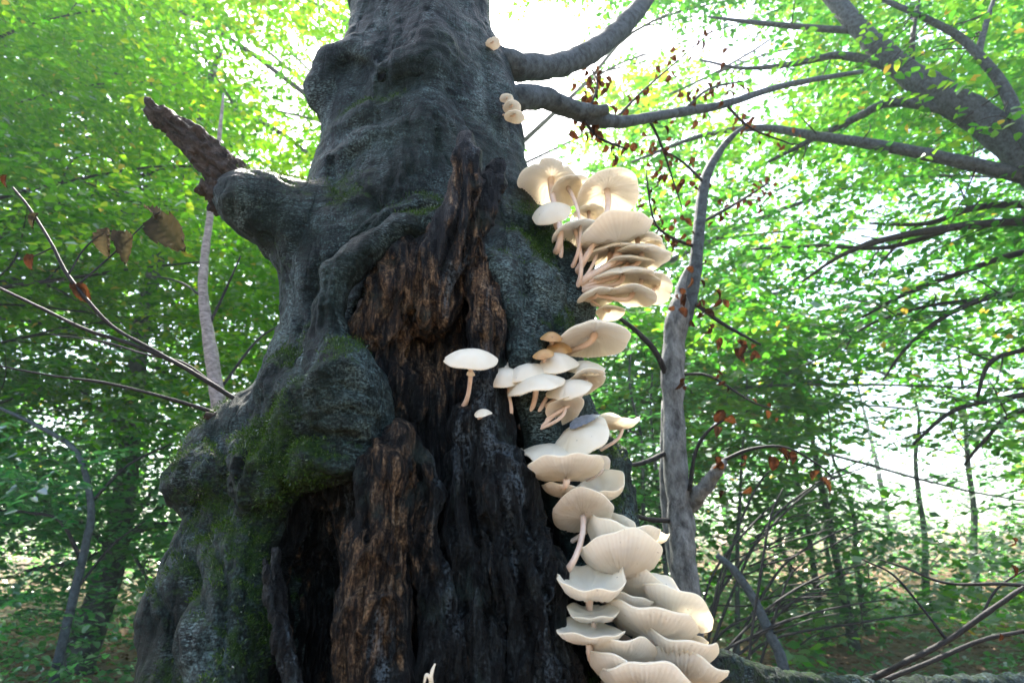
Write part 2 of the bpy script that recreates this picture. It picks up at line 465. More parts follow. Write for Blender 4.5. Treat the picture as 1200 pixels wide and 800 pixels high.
# ------------------------------------------------------------------ solid modelling: distance fields meshed with surface nets
class Field:
    def __init__(self, xs, ys, zs):
        self.x, self.y, self.z = (np.asarray(a, dtype=np.float32) for a in (xs, ys, zs))
        self.f = np.full((len(xs), len(ys), len(zs)), 1.0, dtype=np.float32)
    def box(self, lo, hi):
        s = []
        for a, l, h in zip((self.x, self.y, self.z), lo, hi):
            i, j = np.searchsorted(a, l), np.searchsorted(a, h)
            s.append(slice(max(i - 1, 0), min(j + 1, len(a))))
        return tuple(s)
    def grid(self, s):
        return self.x[s[0]][:, None, None], self.y[s[1]][None, :, None], self.z[s[2]][None, None, :]
    def blend(self, s, d, k, op):
        f = self.f[s]
        if op == 'cut': d = -d
        if op in ('add',):
            h = np.maximum(k - np.abs(f - d), 0) / k
            self.f[s] = np.minimum(f, d) - h * h * k * 0.25
        else:                                   # cut / clip : smooth maximum
            h = np.maximum(k - np.abs(f - d), 0) / k
            self.f[s] = np.maximum(f, d) + h * h * k * 0.25
    def chain(self, pts, k=0.03, op='add', sq=(1, 1, 1)):
        """pts: xyz + radius"""
        pts = np.asarray(pts, dtype=np.float32)
        for a, b in zip(pts[:-1], pts[1:]):
            m = max(a[3], b[3]) * 1.05 + k + 0.02
            m3 = np.array([m / q for q in sq])
            s = self.box(np.minimum(a[:3], b[:3]) - m3, np.maximum(a[:3], b[:3]) + m3)
            X, Y, Z = self.grid(s)
            if X.size == 0 or Y.size == 0 or Z.size == 0: continue
            q = np.array(sq, dtype=np.float32)
            ba = (b[:3] - a[:3]) * q
            px, py, pz = (X - a[0]) * q[0], (Y - a[1]) * q[1], (Z - a[2]) * q[2]
            t = np.clip((px * ba[0] + py * ba[1] + pz * ba[2]) / max(float(ba @ ba), 1e-9), 0, 1)
            d = np.sqrt((px - t * ba[0]) ** 2 + (py - t * ba[1]) ** 2 + (pz - t * ba[2]) ** 2) - (a[3] + (b[3] - a[3]) * t)
            self.blend(s, d, k, op)
        return self
    def ball(self, p, r, k=0.03, op='add', sq=(1, 1, 1)):
        p = np.append(np.asarray(p[:3], float), r)
        q = p.copy(); q[2] += 1e-4
        return self.chain([p, q], k, op, sq)
    def mesh(self):
        f, x, y, z = self.f, self.x, self.y, self.z
        s = f < 0
        c = np.zeros(tuple(n - 1 for n in f.shape), dtype=np.int8)
        for dx in (0, 1):
            for dy in (0, 1):
                for dz in (0, 1):
                    c += s[dx:f.shape[0] - 1 + dx, dy:f.shape[1] - 1 + dy, dz:f.shape[2] - 1 + dz]
        act = (c > 0) & (c < 8)
        ids = np.argwhere(act)
        idx = np.full(c.shape, -1, dtype=np.int32)
        idx[act] = np.arange(len(ids))
        acc = np.zeros((len(ids), 3)); cnt = np.zeros(len(ids))
        X, Y, Z = (a.astype(float) for a in (x, y, z))
        cor = {}
        for dx in (0, 1):
            for dy in (0, 1):
                for dz in (0, 1):
                    i, j, k = ids[:, 0] + dx, ids[:, 1] + dy, ids[:, 2] + dz
                    cor[dx, dy, dz] = (f[i, j, k], np.column_stack([X[i], Y[j], Z[k]]))
        keys = list(cor)
        for a in keys:
            for b in keys:
                if a < b and sum(abs(p - q) for p, q in zip(a, b)) == 1:
                    fa, pa = cor[a]; fb, pb = cor[b]
                    cross = (fa < 0) != (fb < 0)
                    t = fa / np.where(np.abs(fa - fb) < 1e-9, 1e-9, fa - fb)
                    p = pa + (pb - pa) * t[:, None]
                    acc[cross] += p[cross]; cnt[cross] += 1
        v = acc / cnt[:, None]
        quads = []
        for ax in range(3):
            n = list(f.shape)
            sl0 = [slice(1, -1)] * 3; sl1 = [slice(1, -1)] * 3
            sl0[ax] = slice(0, n[ax] - 1); sl1[ax] = slice(1, n[ax])
            a, b = s[tuple(sl0)], s[tuple(sl1)]
            e = np.argwhere(a != b)
            if not len(e): continue
            flip = a[tuple(e.T)]
            g = e.copy()
            for q in range(3):
                if q != ax: g[:, q] += 1
            o1, o2 = [(1, 2), (2, 0), (0, 1)][ax]
            def at(d1, d2):
                h = g.copy(); h[:, o1] -= d1; h[:, o2] -= d2
                return idx[h[:, 0], h[:, 1], h[:, 2]]
            q4 = np.column_stack([at(1, 1), at(0, 1), at(0, 0), at(1, 0)])
            q4[~flip] = q4[~flip][:, ::-1]
            quads.append(q4)
        q = np.vstack(quads)
        q = q[(q >= 0).all(axis=1)]
        return v, q

def vnormals(v, q):
    n = np.zeros_like(v)
    a, b, c, d = (v[q[:, i]] for i in range(4))
    fn = np.cross(c - a, d - b)
    for i in range(4):
        for k in range(3):
            n[:, k] += np.bincount(q[:, i], fn[:, k], len(v))
    return n / (np.linalg.norm(n, axis=1)[:, None] + 1e-12)

def relax(v, q, it=1, lam=0.5):
    for _ in range(it):
        acc = np.zeros_like(v); cnt = np.zeros(len(v))
        for i in range(4):
            a, b = q[:, i], q[:, (i + 1) % 4]
            for k in range(3):
                acc[:, k] += np.bincount(a, v[b, k], len(v)) + np.bincount(b, v[a, k], len(v))
            cnt += np.bincount(a, minlength=len(v)) + np.bincount(b, minlength=len(v))
        v = v + lam * (acc / np.maximum(cnt, 1)[:, None] - v)
    return v

def poly_sd(poly, X, Z):
    """signed distance (negative inside) of a polygon in the XZ plane"""
    d = np.full(np.broadcast(X, Z).shape, 1e9); ins = np.zeros(d.shape, bool)
    n = len(poly)
    for i in range(n):
        (x0, z0), (x1, z1) = poly[i], poly[(i + 1) % n]
        ex, ez = x1 - x0, z1 - z0
        t = np.clip(((X - x0) * ex + (Z - z0) * ez) / (ex * ex + ez * ez), 0, 1)
        d = np.minimum(d, (X - x0 - t * ex) ** 2 + (Z - z0 - t * ez) ** 2)
        cond = ((z0 > Z) != (z1 > Z)) & (X < (x1 - x0) * (Z - z0) / (z1 - z0 + 1e-12) + x0)
        ins ^= cond
    d = np.sqrt(d)
    return np.where(ins, -d, d).astype(np.float32)

def pc(*pts):
    return np.array(px_path(pts))

# ------------------------------------------------------------------ the old beech
Y0 = 1.25
rows = [(-700, 470, 590), (-200, 428, 572), (0, 412, 577), (50, 412, 582), (100, 402, 598), (150, 392, 610), (200, 380, 618),
        (250, 362, 632), (300, 346, 645), (350, 338, 655), (400, 335, 668), (450, 318, 684), (500, 290, 700), (550, 258, 716),
        (600, 245, 732), (650, 228, 746), (700, 214, 760), (750, 206, 775), (800, 206, 788)]
zs_, cx_, rx_ = [], [], []
for py, xl, xr in rows:
    zs_.append(P(600, py, Y0)[2]); cx_.append((P(xl, py, Y0)[0] + P(xr, py, Y0)[0]) / 2); rx_.append((xr - xl) / 2 * MPP(py, Y0) * 0.965)
zs_ += [0.45, 0.15, -0.4]; cx_ += [cx_[-1], cx_[-1], cx_[-1]]; rx_ += [rx_[-1] * 1.08, rx_[-1] * 1.25, rx_[-1] * 1.5]
o_ = np.argsort(zs_)
zs_, cx_, rx_ = np.array(zs_)[o_], np.array(cx_)[o_], np.array(rx_)[o_]

def column(fd, shrink=0.0):
    z = fd.z
    cx, rx = np.interp(z, zs_, cx_), np.interp(z, zs_, rx_)
    ry = np.minimum(rx * 0.95, 0.345 + (rx - 0.345) * 0.25)
    rx = rx - shrink; ry = ry - shrink
    X, Y, Z = fd.x[:, None, None], fd.y[None, :, None], fd.z[None, None, :]
    ux, uy = (X - cx) / rx, (Y - Y0) / ry
    th = np.arctan2(uy, ux)
    fl = 0.030 * np.sin(3 * th + 1.1 + Z * 0.9) + 0.022 * np.sin(5 * th + 0.4 - Z * 1.6) + 0.012 * np.sin(9 * th + Z * 2.2)
    d = (np.sqrt(ux * ux + uy * uy) - 1 - fl) * np.minimum(rx, ry)
    top = (Z - 4.6 - 0.25 * np.sin(X * 9) - 0.2 * np.cos(Y * 11))
    return np.maximum(d, top).astype(np.float32)

def axis(*seg):
    out = []
    for a, b, st in seg:
        out.append(np.arange(a, b, st))
    return np.concatenate(out)

beech = empty('beech_tree', (-0.2, Y0, 0.0),
              'huge gnarled old beech trunk with burls, moss, open rotten wound and white mushrooms', 'tree')

fb = Field(axis((-0.92, 0.62, 0.0052)), axis((0.66, 1.25, 0.0056), (1.25, 1.86, 0.016)),
           axis((-0.25, 0.86, 0.022), (0.86, 1.75, 0.0052), (1.75, 2.5, 0.0072), (2.5, 3.1, 0.011), (3.1, 5.0, 0.05)))
fb.f = column(fb)
# burl at the upper left and the wrinkled brows running from it
fb.ball(P(398, 104, 1.17), 0.062, 0.05, sq=(1, 0.9, 0.8))
fb.chain(pc((374, 102, 1.13, 14), (390, 72, 1.11, 14), (418, 58, 1.08, 13), (440, 66, 1.055, 10), (449, 86, 1.035, 8)), 0.035)
fb.chain(pc((380, 120, 1.14, 14), (392, 142, 1.14, 12)), 0.03)
fb.chain(pc((450, 92, 1.03, 8), (468, 78, 1.025, 8), (490, 76, 1.02, 7), (505, 82, 1.02, 5)), 0.05)
fb.chain(pc((400, 150, 1.07, 10), (430, 130, 1.03, 9), (470, 118, 1.0, 7), (500, 112, 1.0, 5)), 0.03)
fb.chain(pc((392, 190, 1.05, 11), (425, 165, 1.02, 9), (465, 150, 0.99, 6)), 0.03)
fb.chain(pc((500, -20, 1.06, 12), (508, 60, 1.03, 12), (500, 140, 1.01, 12), (480, 220, 1.0, 12)), 0.06)
fb.chain(pc((448, 90, 1.02, 3), (452, 40, 1.035, 3), (455, -10, 1.05, 3)), 0.02, 'cut')
# collar of the broken left limb
fb.chain(pc((400, 310, 1.10, 62), (352, 268, 1.08, 42), (318, 247, 1.05, 30), (292, 234, 1.03, 25), (282, 228, 1.03, 21)), 0.06)
fb.ball(P(300, 232, 1.02), 0.038, 0.03)
# rolled lips of callus round the wound
fb.chain(pc((548, 268, 0.955, 9), (512, 262, 0.945, 15), (470, 272, 0.925, 21), (434, 296, 0.905, 24), (404, 328, 0.895, 24), (390, 364, 0.89, 23), (390, 402, 0.90, 26)), 0.018)
fb.chain(pc((530, 240, 0.965, 6), (490, 238, 0.96, 9), (450, 252, 0.95, 10), (415, 280, 0.94, 12)), 0.02)
fb.chain(pc((556, 288, 0.955, 12), (584, 325, 0.955, 20), (600, 370, 0.955, 24), (610, 420, 0.96, 26), (624, 475, 0.98, 28), (650, 540, 1.0, 30)), 0.045)
# the big burl and the brow over the hollow
fb.ball(P(406, 460, 0.905), 0.082, 0.022, sq=(1, 1, 0.85))
fb.chain(pc((388, 400, 0.91, 26), (402, 450, 0.885, 40), (418, 495, 0.885, 34), (428, 522, 0.90, 22)), 0.03)
fb.chain(pc((340, 450, 0.98, 30), (372, 470, 0.92, 34), (360, 520, 0.92, 36), (400, 540, 0.90, 26)), 0.04)
fb.ball(P(300, 562, 0.915), 0.052, 0.014)
fb.chain(pc((296, 552, 0.90, 20), (322, 578, 0.89, 18)), 0.02)
fb.chain(pc((240, 555, 1.02, 26), (300, 540, 0.95, 26), (365, 552, 0.89, 28), (425, 535, 0.89, 24)), 0.03)
fb.chain(pc((240, 540, 1.06, 22), (230, 565, 1.04, 24), (232, 590, 1.04, 16)), 0.016)
fb.chain(pc((285, 490, 1.06, 26), (255, 520, 1.07, 26)), 0.05)
# swelling foot on the left
fb.chain(pc((245, 650, 1.05, 44), (228, 710, 1.03, 52), (228, 800, 1.0, 54), (225, 980, 0.95, 60)), 0.035)
fb.chain(pc((290, 650, 0.95, 30), (275, 740, 0.90, 42), (290, 830, 0.84, 48), (300, 1000, 0.80, 50)), 0.06)
# shoulder on the right that carries the upper mushrooms
fb.chain(pc((622, 285, 1.12, 34), (655, 322, 1.10, 36), (662, 360, 1.10, 30), (650, 400, 1.12, 34)), 0.05)
fb.chain(pc((600, 290, 1.0, 20), (628, 340, 1.0, 24), (640, 400, 1.02, 24), (655, 470, 1.04, 24)), 0.05)
fb.chain(pc((690, 560, 1.12, 40), (700, 680, 1.10, 44), (715, 800, 1.08, 50), (740, 1000, 1.05, 60)), 0.06)
# roots at ground level
for a, l in ((-2.6, 0.8), (-1.9, 0.7), (-1.2, 0.75), (-0.4, 0.8), (0.5, 0.7), (1.6, 0.8), (2.7, 0.8)):
    c0 = np.array([cx_[2], Y0, 0.0]); dv = np.array([math.cos(a), math.sin(a), 0])
    fb.chain([[*(c0 + dv * 0.42 + [0, 0, 0.35]), 0.12], [*(c0 + dv * 0.6 + [0, 0, 0.08]), 0.09], [*(c0 + dv * l + [0, 0, -0.06]), 0.05]], 0.1)

# the open wound
Yw = 0.93
wound_px = [(540, 284), (505, 284), (474, 292), (440, 320), (414, 350), (408, 378), (416, 404), (442, 420), (464, 452), (470, 500), (458, 540),
            (420, 560), (352, 582), (330, 606), (318, 650), (318, 720), (326, 800), (335, 960), (690, 960), (704, 800), (690, 720), (664, 640),
            (640, 580), (618, 520), (602, 470), (590, 420), (584, 370), (572, 325)]
wound = [(P(a, b, Yw)[0], P(a, b, Yw)[2]) for a, b in wound_px]
w2 = poly_sd(wound, fb.x[:, None], fb.z[None, :])
carve = np.maximum(w2[:, None, :], (fb.y[None, :, None] - 1.10).astype(np.float32))
full = (slice(None),) * 3
fb.blend(full, carve, 0.028, 'cut')
hollow = pc((372, 610, 0.95, 26), (366, 680, 0.97, 42), (368, 780, 0.97, 48), (375, 900, 0.97, 50))
fb.chain(hollow, 0.03, 'cut')
vb, qb = fb.mesh()
del fb.f
vb = relax(vb, qb, 1, 0.4)
nb = vnormals(vb, qb)
n4 = perlin(vb * [5, 5, 4])
amp = 0.012 * n4 + 0.006 * perlin(vb * 12 + 9.1) + 0.0045 * perlin(vb * [24, 24, 10] + 3.3)
rough_low = np.clip((1.75 - vb[:, 2]) / 0.5, 0.15, 1.0) * np.clip(0.5 + 1.2 * perlin(vb * 4 + 40), 0.15, 1)
amp += 0.0100 * rough_low * (1 - 2 * np.abs(perlin(vb * [34, 34, 20] + 7)))
amp += 0.0045 * rough_low * perlin(vb * 75)
amp += 0.0034 * (1 - rough_low) * perlin(vb * [22, 22, 60] + 2) - 0.003 * np.clip(1 - 9 * np.abs(perlin(vb * [9, 9, 3.0] + 60)), 0, 1) - 0.004 * np.clip(1 - 7 * np.abs(perlin(vb * [16, 16, 9] + 80)), 0, 1) * (perlin(vb * 3 + 5) > 0)

def strokes(v, n, items):
    """grooves (negative) and folds (positive) drawn on the front of a surface: (polyline, half width, depth)"""
    r = v - CAM; zc = r @ FWD
    x = 600 + F * (r @ RGT) / zc; y = 400 - F * (r @ UPV) / zc
    out = np.zeros(len(v)); face = np.clip(-(n @ FWD) * 2.0, 0, 1) * (v[:, 2] > 0.8) * (v[:, 2] < 3.3) * (v[:, 1] < 1.3)
    for pts, w, dep in items:
        pl_ = catmull(np.array(pts, float), 5)
        x0, y0 = pl_.min(0) - 4 * w; x1, y1 = pl_.max(0) + 4 * w
        k = np.flatnonzero((x > x0) & (x < x1) & (y > y0) & (y < y1) & (face > 0))
        if not len(k): continue
        best = np.full(len(k), 1e9); tt = np.zeros(len(k)); m = len(pl_) - 1
        for s in range(m):
            ax_, ay = pl_[s]; ex, ey = pl_[s + 1] - pl_[s]
            t = np.clip(((x[k] - ax_) * ex + (y[k] - ay) * ey) / (ex * ex + ey * ey + 1e-9), 0, 1)
            dd = (x[k] - ax_ - t * ex) ** 2 + (y[k] - ay - t * ey) ** 2
            u = dd < best
            best[u] = dd[u]; tt[u] = (s + t[u]) / m
        out[k] += dep * np.exp(-best / (w * w)) * np.sin(np.pi * np.clip(tt * 0.9 + 0.05, 0, 1)) ** 0.6 * face[k]
    return out
folds = [([(350, 452), (362, 425), (378, 402)], 6, -0.014), ([(322, 545), (350, 512), (392, 512), (440, 522)], 6, -0.018), ([(268, 600), (276, 552), (300, 520), (330, 500)], 6, -0.018),
         ([(248, 500), (258, 545), (258, 590), (244, 625)], 6, -0.020), ([(340, 590), (330, 560), (336, 535)], 5, -0.014), ([(372, 440), (400, 425), (432, 436)], 6, 0.010),
         ([(360, 470), (392, 452), (440, 462)], 5, -0.008), ([(366, 492), (400, 480), (446, 490)], 5, -0.009), ([(350, 530), (390, 545), (430, 540)], 9, 0.016),
         ([(352, 440), (338, 475), (322, 505)], 8, 0.012), ([(330, 380), (345, 420), (330, 460), (300, 490)], 6, -0.012), ([(372, 300), (366, 350), (362, 395)], 5, -0.012),
         ([(395, 290), (380, 330), (374, 380)], 4, -0.010), ([(345, 340), (350, 390), (335, 430)], 5, -0.010), ([(300, 470), (280, 500), (262, 512)], 5, -0.012),
         ([(420, 215), (440, 235), (430, 262), (405, 285)], 5, -0.012), ([(390, 255), (420, 240), (460, 236), (500, 226)], 5, -0.010), ([(470, 215), (485, 190), (478, 160)], 4, -0.008),
         ([(392, 80), (415, 72), (438, 82), (450, 100)], 5, -0.016), ([(452, 108), (468, 92), (492, 88), (510, 94)], 4, -0.012), ([(448, 92), (452, 45), (450, -10)], 5, -0.016),
         ([(478, 36), (500, 30), (530, 36)], 4, -0.010), ([(402, 165), (425, 146), (455, 140)], 5, -0.012), ([(400, 205), (415, 180), (440, 172)], 5, -0.012), ([(392, 220), (388, 190), (398, 160)], 5, -0.010),
         ([(560, 40), (575, 110), (590, 180)], 4, -0.010), ([(520, 110), (545, 150), (560, 190)], 5, 0.006), ([(505, 100), (512, 160), (505, 215)], 4, -0.008), ([(455, 170), (462, 200), (450, 235)], 4, -0.009),
         ([(612, 300), (625, 350), (622, 400)], 6, -0.014), ([(600, 260), (625, 275), (650, 300)], 5, -0.012), ([(648, 340), (655, 380), (650, 420)], 5, -0.012),
         ([(200, 640), (225, 660), (235, 720)], 6, -0.014), ([(240, 620), (262, 680), (258, 760), (265, 810)], 6, -0.014), ([(300, 610), (290, 680), (296, 760)], 5, -0.012), ([(180, 690), (200, 740), (196, 800)], 5, -0.012),
         ([(262, 560), (285, 545), (318, 548)], 5, 0.008), ([(285, 585), (300, 598), (322, 592)], 5, -0.010), ([(225, 545), (235, 565), (230, 590)], 5, 0.006)]
amp = amp + strokes(vb, nb, folds) * np.where(vb[:, 2] > 2.05, 0.5, 0.9)
vb = vb + nb * amp[:, None]
nb = vnormals(vb, qb)
front = nb[:, 1] < 0.5
right_side = np.exp(-(((vb[:, 0] - P(632, 330, 1.02)[0]) / 0.09) ** 2 + ((vb[:, 2] - P(632, 330, 1.02)[2]) / 0.12) ** 2))
burl_side = np.exp(-(((vb[:, 0] - P(335, 470, 0.98)[0]) / 0.14) ** 2 + ((vb[:, 2] - P(335, 480, 0.98)[2]) / 0.16) ** 2))
crown_lip = np.exp(-(((vb[:, 0] - P(505, 255, 0.95)[0]) / 0.10) ** 2 + ((vb[:, 2] - P(505, 250, 0.95)[2]) / 0.05) ** 2))
limb_top = np.exp(-(((vb[:, 0] - P(345, 235, 1.05)[0]) / 0.05) ** 2 + ((vb[:, 2] - P(345, 230, 1.05)[2]) / 0.08) ** 2))
moss = 0.03 + 0.50 * np.clip(nb[:, 2], 0, 1) * np.clip((2.6 - vb[:, 2]) / 0.6, 0, 1) + 0.55 * perlin(vb * 7 + 20) \
    + 0.42 * right_side + 0.10 * burl_side + 0.35 * crown_lip * np.clip(nb[:, 2] + 0.4, 0, 1) + 0.25 * limb_top + 0.12 * (vb[:, 2] < 1.5)
moss = np.clip(moss, 0, 1)
trunk = mesh_np('trunk', vb, qb, M['bark'], beech, attrs={'moss': moss})

# dead heartwood inside the wound
fw = Field(axis((-0.62, 0.42, 0.0046)), axis((0.70, 1.22, 0.0046)), axis((0.4, 0.86, 0.02), (0.86, 2.12, 0.0050)))
core = column(fw, 0.052)
w2 = poly_sd(wound, fw.x[:, None], fw.z[None, :]) - 0.035
fw.f = np.maximum(np.maximum(core, w2[:, None, :]), (fw.y[None, :, None] - 1.20).astype(np.float32)).astype(np.float32)
fw.chain(pc((494, 350, 0.95, 44), (516, 310, 0.925, 26), (534, 270, 0.915, 19), (546, 225, 0.91, 14), (548, 190, 0.905, 9), (546, 160, 0.905, 2)), 0.014, sq=(1, 1.5, 1))
fw.chain(pc((548, 300, 0.925, 12), (564, 250, 0.915, 10), (577, 212, 0.91, 7), (585, 190, 0.91, 2)), 0.012, sq=(1, 1.5, 1))
fw.chain(pc((446, 390, 0.94, 30), (460, 345, 0.93, 22), (468, 305, 0.925, 13), (472, 286, 0.925, 5)), 0.014)
fw.chain(pc((492, 310, 0.93, 12), (500, 282, 0.925, 5)), 0.01)
fw.chain(pc((566, 330, 0.945, 13), (572, 390, 0.935, 15), (570, 450, 0.935, 14), (575, 500, 0.935, 14)), 0.014)
fw.chain(pc((430, 372, 0.955, 16), (452, 430, 0.95, 18), (480, 470, 0.945, 16)), 0.02)
fw.chain(pc((468, 512, 0.885, 14), (452, 560, 0.875, 24), (444, 640, 0.87, 28), (440, 720, 0.865, 32), (442, 830, 0.855, 36)), 0.018)
fw.chain(pc((478, 525, 0.895, 10), (500, 580, 0.905, 15), (492, 640, 0.90, 13), (515, 700, 0.895, 14), (520, 830, 0.88, 20)), 0.014)
fw.chain(pc((555, 500, 0.94, 24), (590, 580, 0.93, 28), (615, 680, 0.92, 32), (640, 830, 0.91, 38)), 0.04)
fw.chain(pc((540, 540, 0.935, 14), (548, 640, 0.92, 16), (565, 740, 0.905, 18), (570, 850, 0.89, 22)), 0.02)
fw.chain(pc((500, 400, 0.90, 9), (506, 440, 0.90, 14), (500, 475, 0.90, 12)), 0.02, 'cut', sq=(1, 0.45, 1))
fw.chain(pc((520, 330, 0.88, 4), (530, 400, 0.885, 6), (535, 470, 0.89, 7)), 0.012, 'cut', sq=(1, 0.5, 1))
fw.chain(pc((476, 560, 0.86, 4), (474, 640, 0.855, 6), (480, 740, 0.85, 7), (482, 830, 0.84, 8)), 0.012, 'cut', sq=(1, 0.4, 1))
fw.chain(hollow, 0.02, 'cut', sq=(1, 0.6, 1))
vw, qw = fw.mesh()
del fw.f
vw = relax(vw, qw, 1, 0.3)
nw = vnormals(vw, qw)
warp = np.column_stack([perlin(vw * 5 + 3), perlin(vw * 5 + 17), perlin(vw * 5 + 31)])
qv = vw + warp * 0.035
a1 = 1 - 2 * np.abs(perlin(qv * [34, 34, 4.0]))
a2 = 1 - 2 * np.abs(perlin(qv * [72, 72, 8.0] + 5))
a3 = perlin(qv * [16, 16, 9] + 11)
vw = vw + nw * (0.0120 * a1 + 0.0065 * a2 + 0.007 * a3 + 0.003 * perlin(qv * [110, 110, 40]))[:, None]
nw = vnormals(vw, qw)
grain = [([(486, 545), (500, 580), (486, 620), (496, 660), (512, 690)], 4, -0.014), ([(500, 545), (516, 585), (504, 625), (512, 660), (528, 700)], 4, 0.010), ([(475, 520), (486, 560), (470, 600), (478, 680)], 4, -0.014),
         ([(425, 560), (430, 640), (420, 740), (428, 810)], 3, -0.010), ([(450, 540), (455, 620), (450, 720), (456, 810)], 3, -0.012), ([(440, 600), (444, 680), (438, 760)], 2.5, -0.008), ([(462, 530), (468, 600), (464, 700), (470, 810)], 3, -0.012),
         ([(545, 520), (555, 600), (570, 700), (580, 810)], 4, -0.014), ([(575, 530), (592, 610), (612, 700), (630, 810)], 4, -0.014), ([(600, 540), (622, 620), (645, 710), (662, 810)], 4, -0.012), ([(525, 530), (530, 620), (545, 720), (548, 810)], 4, -0.012),
         ([(560, 560), (575, 640), (592, 730), (600, 810)], 3, -0.010), ([(588, 560), (606, 640), (628, 740), (640, 810)], 3, -0.010), ([(510, 600), (522, 680), (520, 780)], 3, -0.010),
         ([(535, 180), (540, 230), (526, 290), (510, 340)], 3, -0.012), ([(552, 190), (556, 240), (545, 300), (540, 340)], 3, -0.012), ([(565, 240), (562, 280), (556, 320)], 2.5, -0.010), ([(470, 310), (462, 350), (440, 390)], 3.5, -0.012),
         ([(490, 300), (488, 350), (470, 400), (476, 450)], 3.5, -0.014), ([(505, 330), (510, 380), (496, 430)], 3.5, -0.012), ([(430, 350), (428, 385), (450, 420)], 3, -0.010), ([(560, 350), (564, 400), (558, 460)], 2.5, -0.010), ([(578, 350), (582, 400), (578, 460)], 2.5, -0.008)]
vw = vw + nw * strokes(vw, nw, grain)[:, None]
nw = vnormals(vw, qw)
def blob(v, px, py, Y, sx, sz):
    p = P(px, py, Y)
    return np.exp(-(((v[:, 0] - p[0]) / sx) ** 2 + ((v[:, 2] - p[2]) / sz) ** 2))
tan = 0.17 + 0.50 * blob(vw, 470, 370, 0.95, 0.11, 0.10) + 0.42 * blob(vw, 572, 390, 0.93, 0.03, 0.14) + 0.52 * blob(vw, 440, 680, 0.87, 0.05, 0.26) \
    + 0.15 * blob(vw, 540, 240, 0.91, 0.08, 0.1) + 0.22 * blob(vw, 500, 600, 0.9, 0.03, 0.1) - 0.40 * blob(vw, 610, 680, 0.92, 0.14, 0.24) + 0.30 * perlin(qv * 7)
tan += 0.12 * (a1 > 0.55)
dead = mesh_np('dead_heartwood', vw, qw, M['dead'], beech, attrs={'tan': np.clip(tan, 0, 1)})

def small_solid(name, chains, mat, parent, step=0.0036, amp=0.006, axis_vec=(0, 0, 1), cuts=(), attrs=None, freq=60, along=7, iso=0.5):
    allp = np.vstack([c for c, k in chains])
    lo = (allp[:, :3] - allp[:, 3:]).min(0) - 0.02; hi = (allp[:, :3] + allp[:, 3:]).max(0) + 0.02
    fd = Field(*(np.arange(a, b, step) for a, b in zip(lo, hi)))
    for c, k in chains: fd.chain(c, k)
    for c, k in cuts: fd.chain(c, k, 'cut')
    v, q = fd.mesh()
    n = vnormals(v, q)
    ax = np.array(axis_vec, float); ax /= np.linalg.norm(ax)
    al = v @ ax
    pr = v - al[:, None] * ax
    w = pr * freq + al[:, None] * ax * along
    w = w + 0.6 * np.column_stack([perlin(v * 18), perlin(v * 18 + 5), perlin(v * 18 + 9)])
    v = v + n * (amp * (1 - 2 * np.abs(perlin(w))) + amp * 0.6 * perlin(w * 2.1 + 4) + amp * iso * perlin(v * 45))[:, None]
    at = {k: np.full(len(v), x) for k, x in (attrs or {}).items()}
    return mesh_np(name, v, q, mat, parent, attrs=at)

a0, a1_ = P(292, 232, 1.03), P(175, 122, 1.03)
small_solid('broken_limb', [(pc((296, 232, 1.03, 20), (268, 208, 1.03, 17), (240, 180, 1.03, 13), (214, 156, 1.03, 10), (194, 138, 1.03, 6), (172, 120, 1.03, 2)), 0.01),
                            (pc((252, 188, 1.02, 10), (230, 160, 1.01, 6), (210, 142, 1.01, 2)), 0.01),
                            (pc((276, 222, 1.02, 14), (262, 226, 1.015, 11), (246, 222, 1.015, 6), (236, 220, 1.01, 4)), 0.008),
                            (pc((262, 226, 1.02, 9), (256, 240, 1.02, 6), (262, 245, 1.02, 5)), 0.008),
                            (pc((198, 145, 1.03, 5), (186, 140, 1.03, 4), (176, 130, 1.03, 3)), 0.006)],
            M['snag'], beech, 0.0034, 0.012, a1_ - a0, freq=95, along=5, iso=0.15)
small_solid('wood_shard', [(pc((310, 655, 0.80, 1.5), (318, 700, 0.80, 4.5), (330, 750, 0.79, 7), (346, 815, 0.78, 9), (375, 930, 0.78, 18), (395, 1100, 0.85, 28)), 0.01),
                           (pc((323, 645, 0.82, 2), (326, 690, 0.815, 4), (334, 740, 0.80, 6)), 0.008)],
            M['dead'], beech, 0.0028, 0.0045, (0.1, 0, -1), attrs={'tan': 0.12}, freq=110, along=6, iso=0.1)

# limbs growing from the right of the trunk
limb_u = px_path([(560, 62, 1.20, 19), (592, 74, 1.20, 17), (622, 80, 1.26, 15), (655, 76, 1.34, 14), (690, 62, 1.42, 13), (718, 42, 1.50, 12), (742, 18, 1.58, 11), (775, -22, 1.72, 9), (840, -90, 1.95, 7), (930, -170, 2.3, 5)])
limb_a = tube('limb', limb_u, M['limb'], beech, 14, 0.16, 8)
limb_l = px_path([(580, 112, 1.18, 18), (606, 116, 1.20, 16), (632, 114, 1.25, 13), (655, 122, 1.30, 12), (680, 132, 1.36, 11), (704, 140, 1.42, 9), (730, 143, 1.50, 7), (760, 138, 1.6, 6), (800, 131, 1.75, 5.5), (850, 122, 1.95, 4.5), (920, 100, 2.3, 3.5), (1010, 84, 2.7, 2.5)])
limb_b = tube('limb', limb_l, M['limb'], beech, 14, 0.18, 8)
tube('limb_stub', px_path([(676, 128, 1.36, 9), (694, 131, 1.36, 8), (712, 128, 1.36, 6)]), M['limb'], limb_b, 10, 0.2)
low = px_path([(690, 820, 1.10, 46), (770, 792, 1.16, 34), (832, 784, 1.22, 20), (880, 794, 1.30, 13), (930, 801, 1.40, 10), (1000, 806, 1.52, 10), (1080, 806, 1.66, 10), (1160, 804, 1.80, 10), (1260, 796, 2.0, 9), (1420, 790, 2.4, 7)])
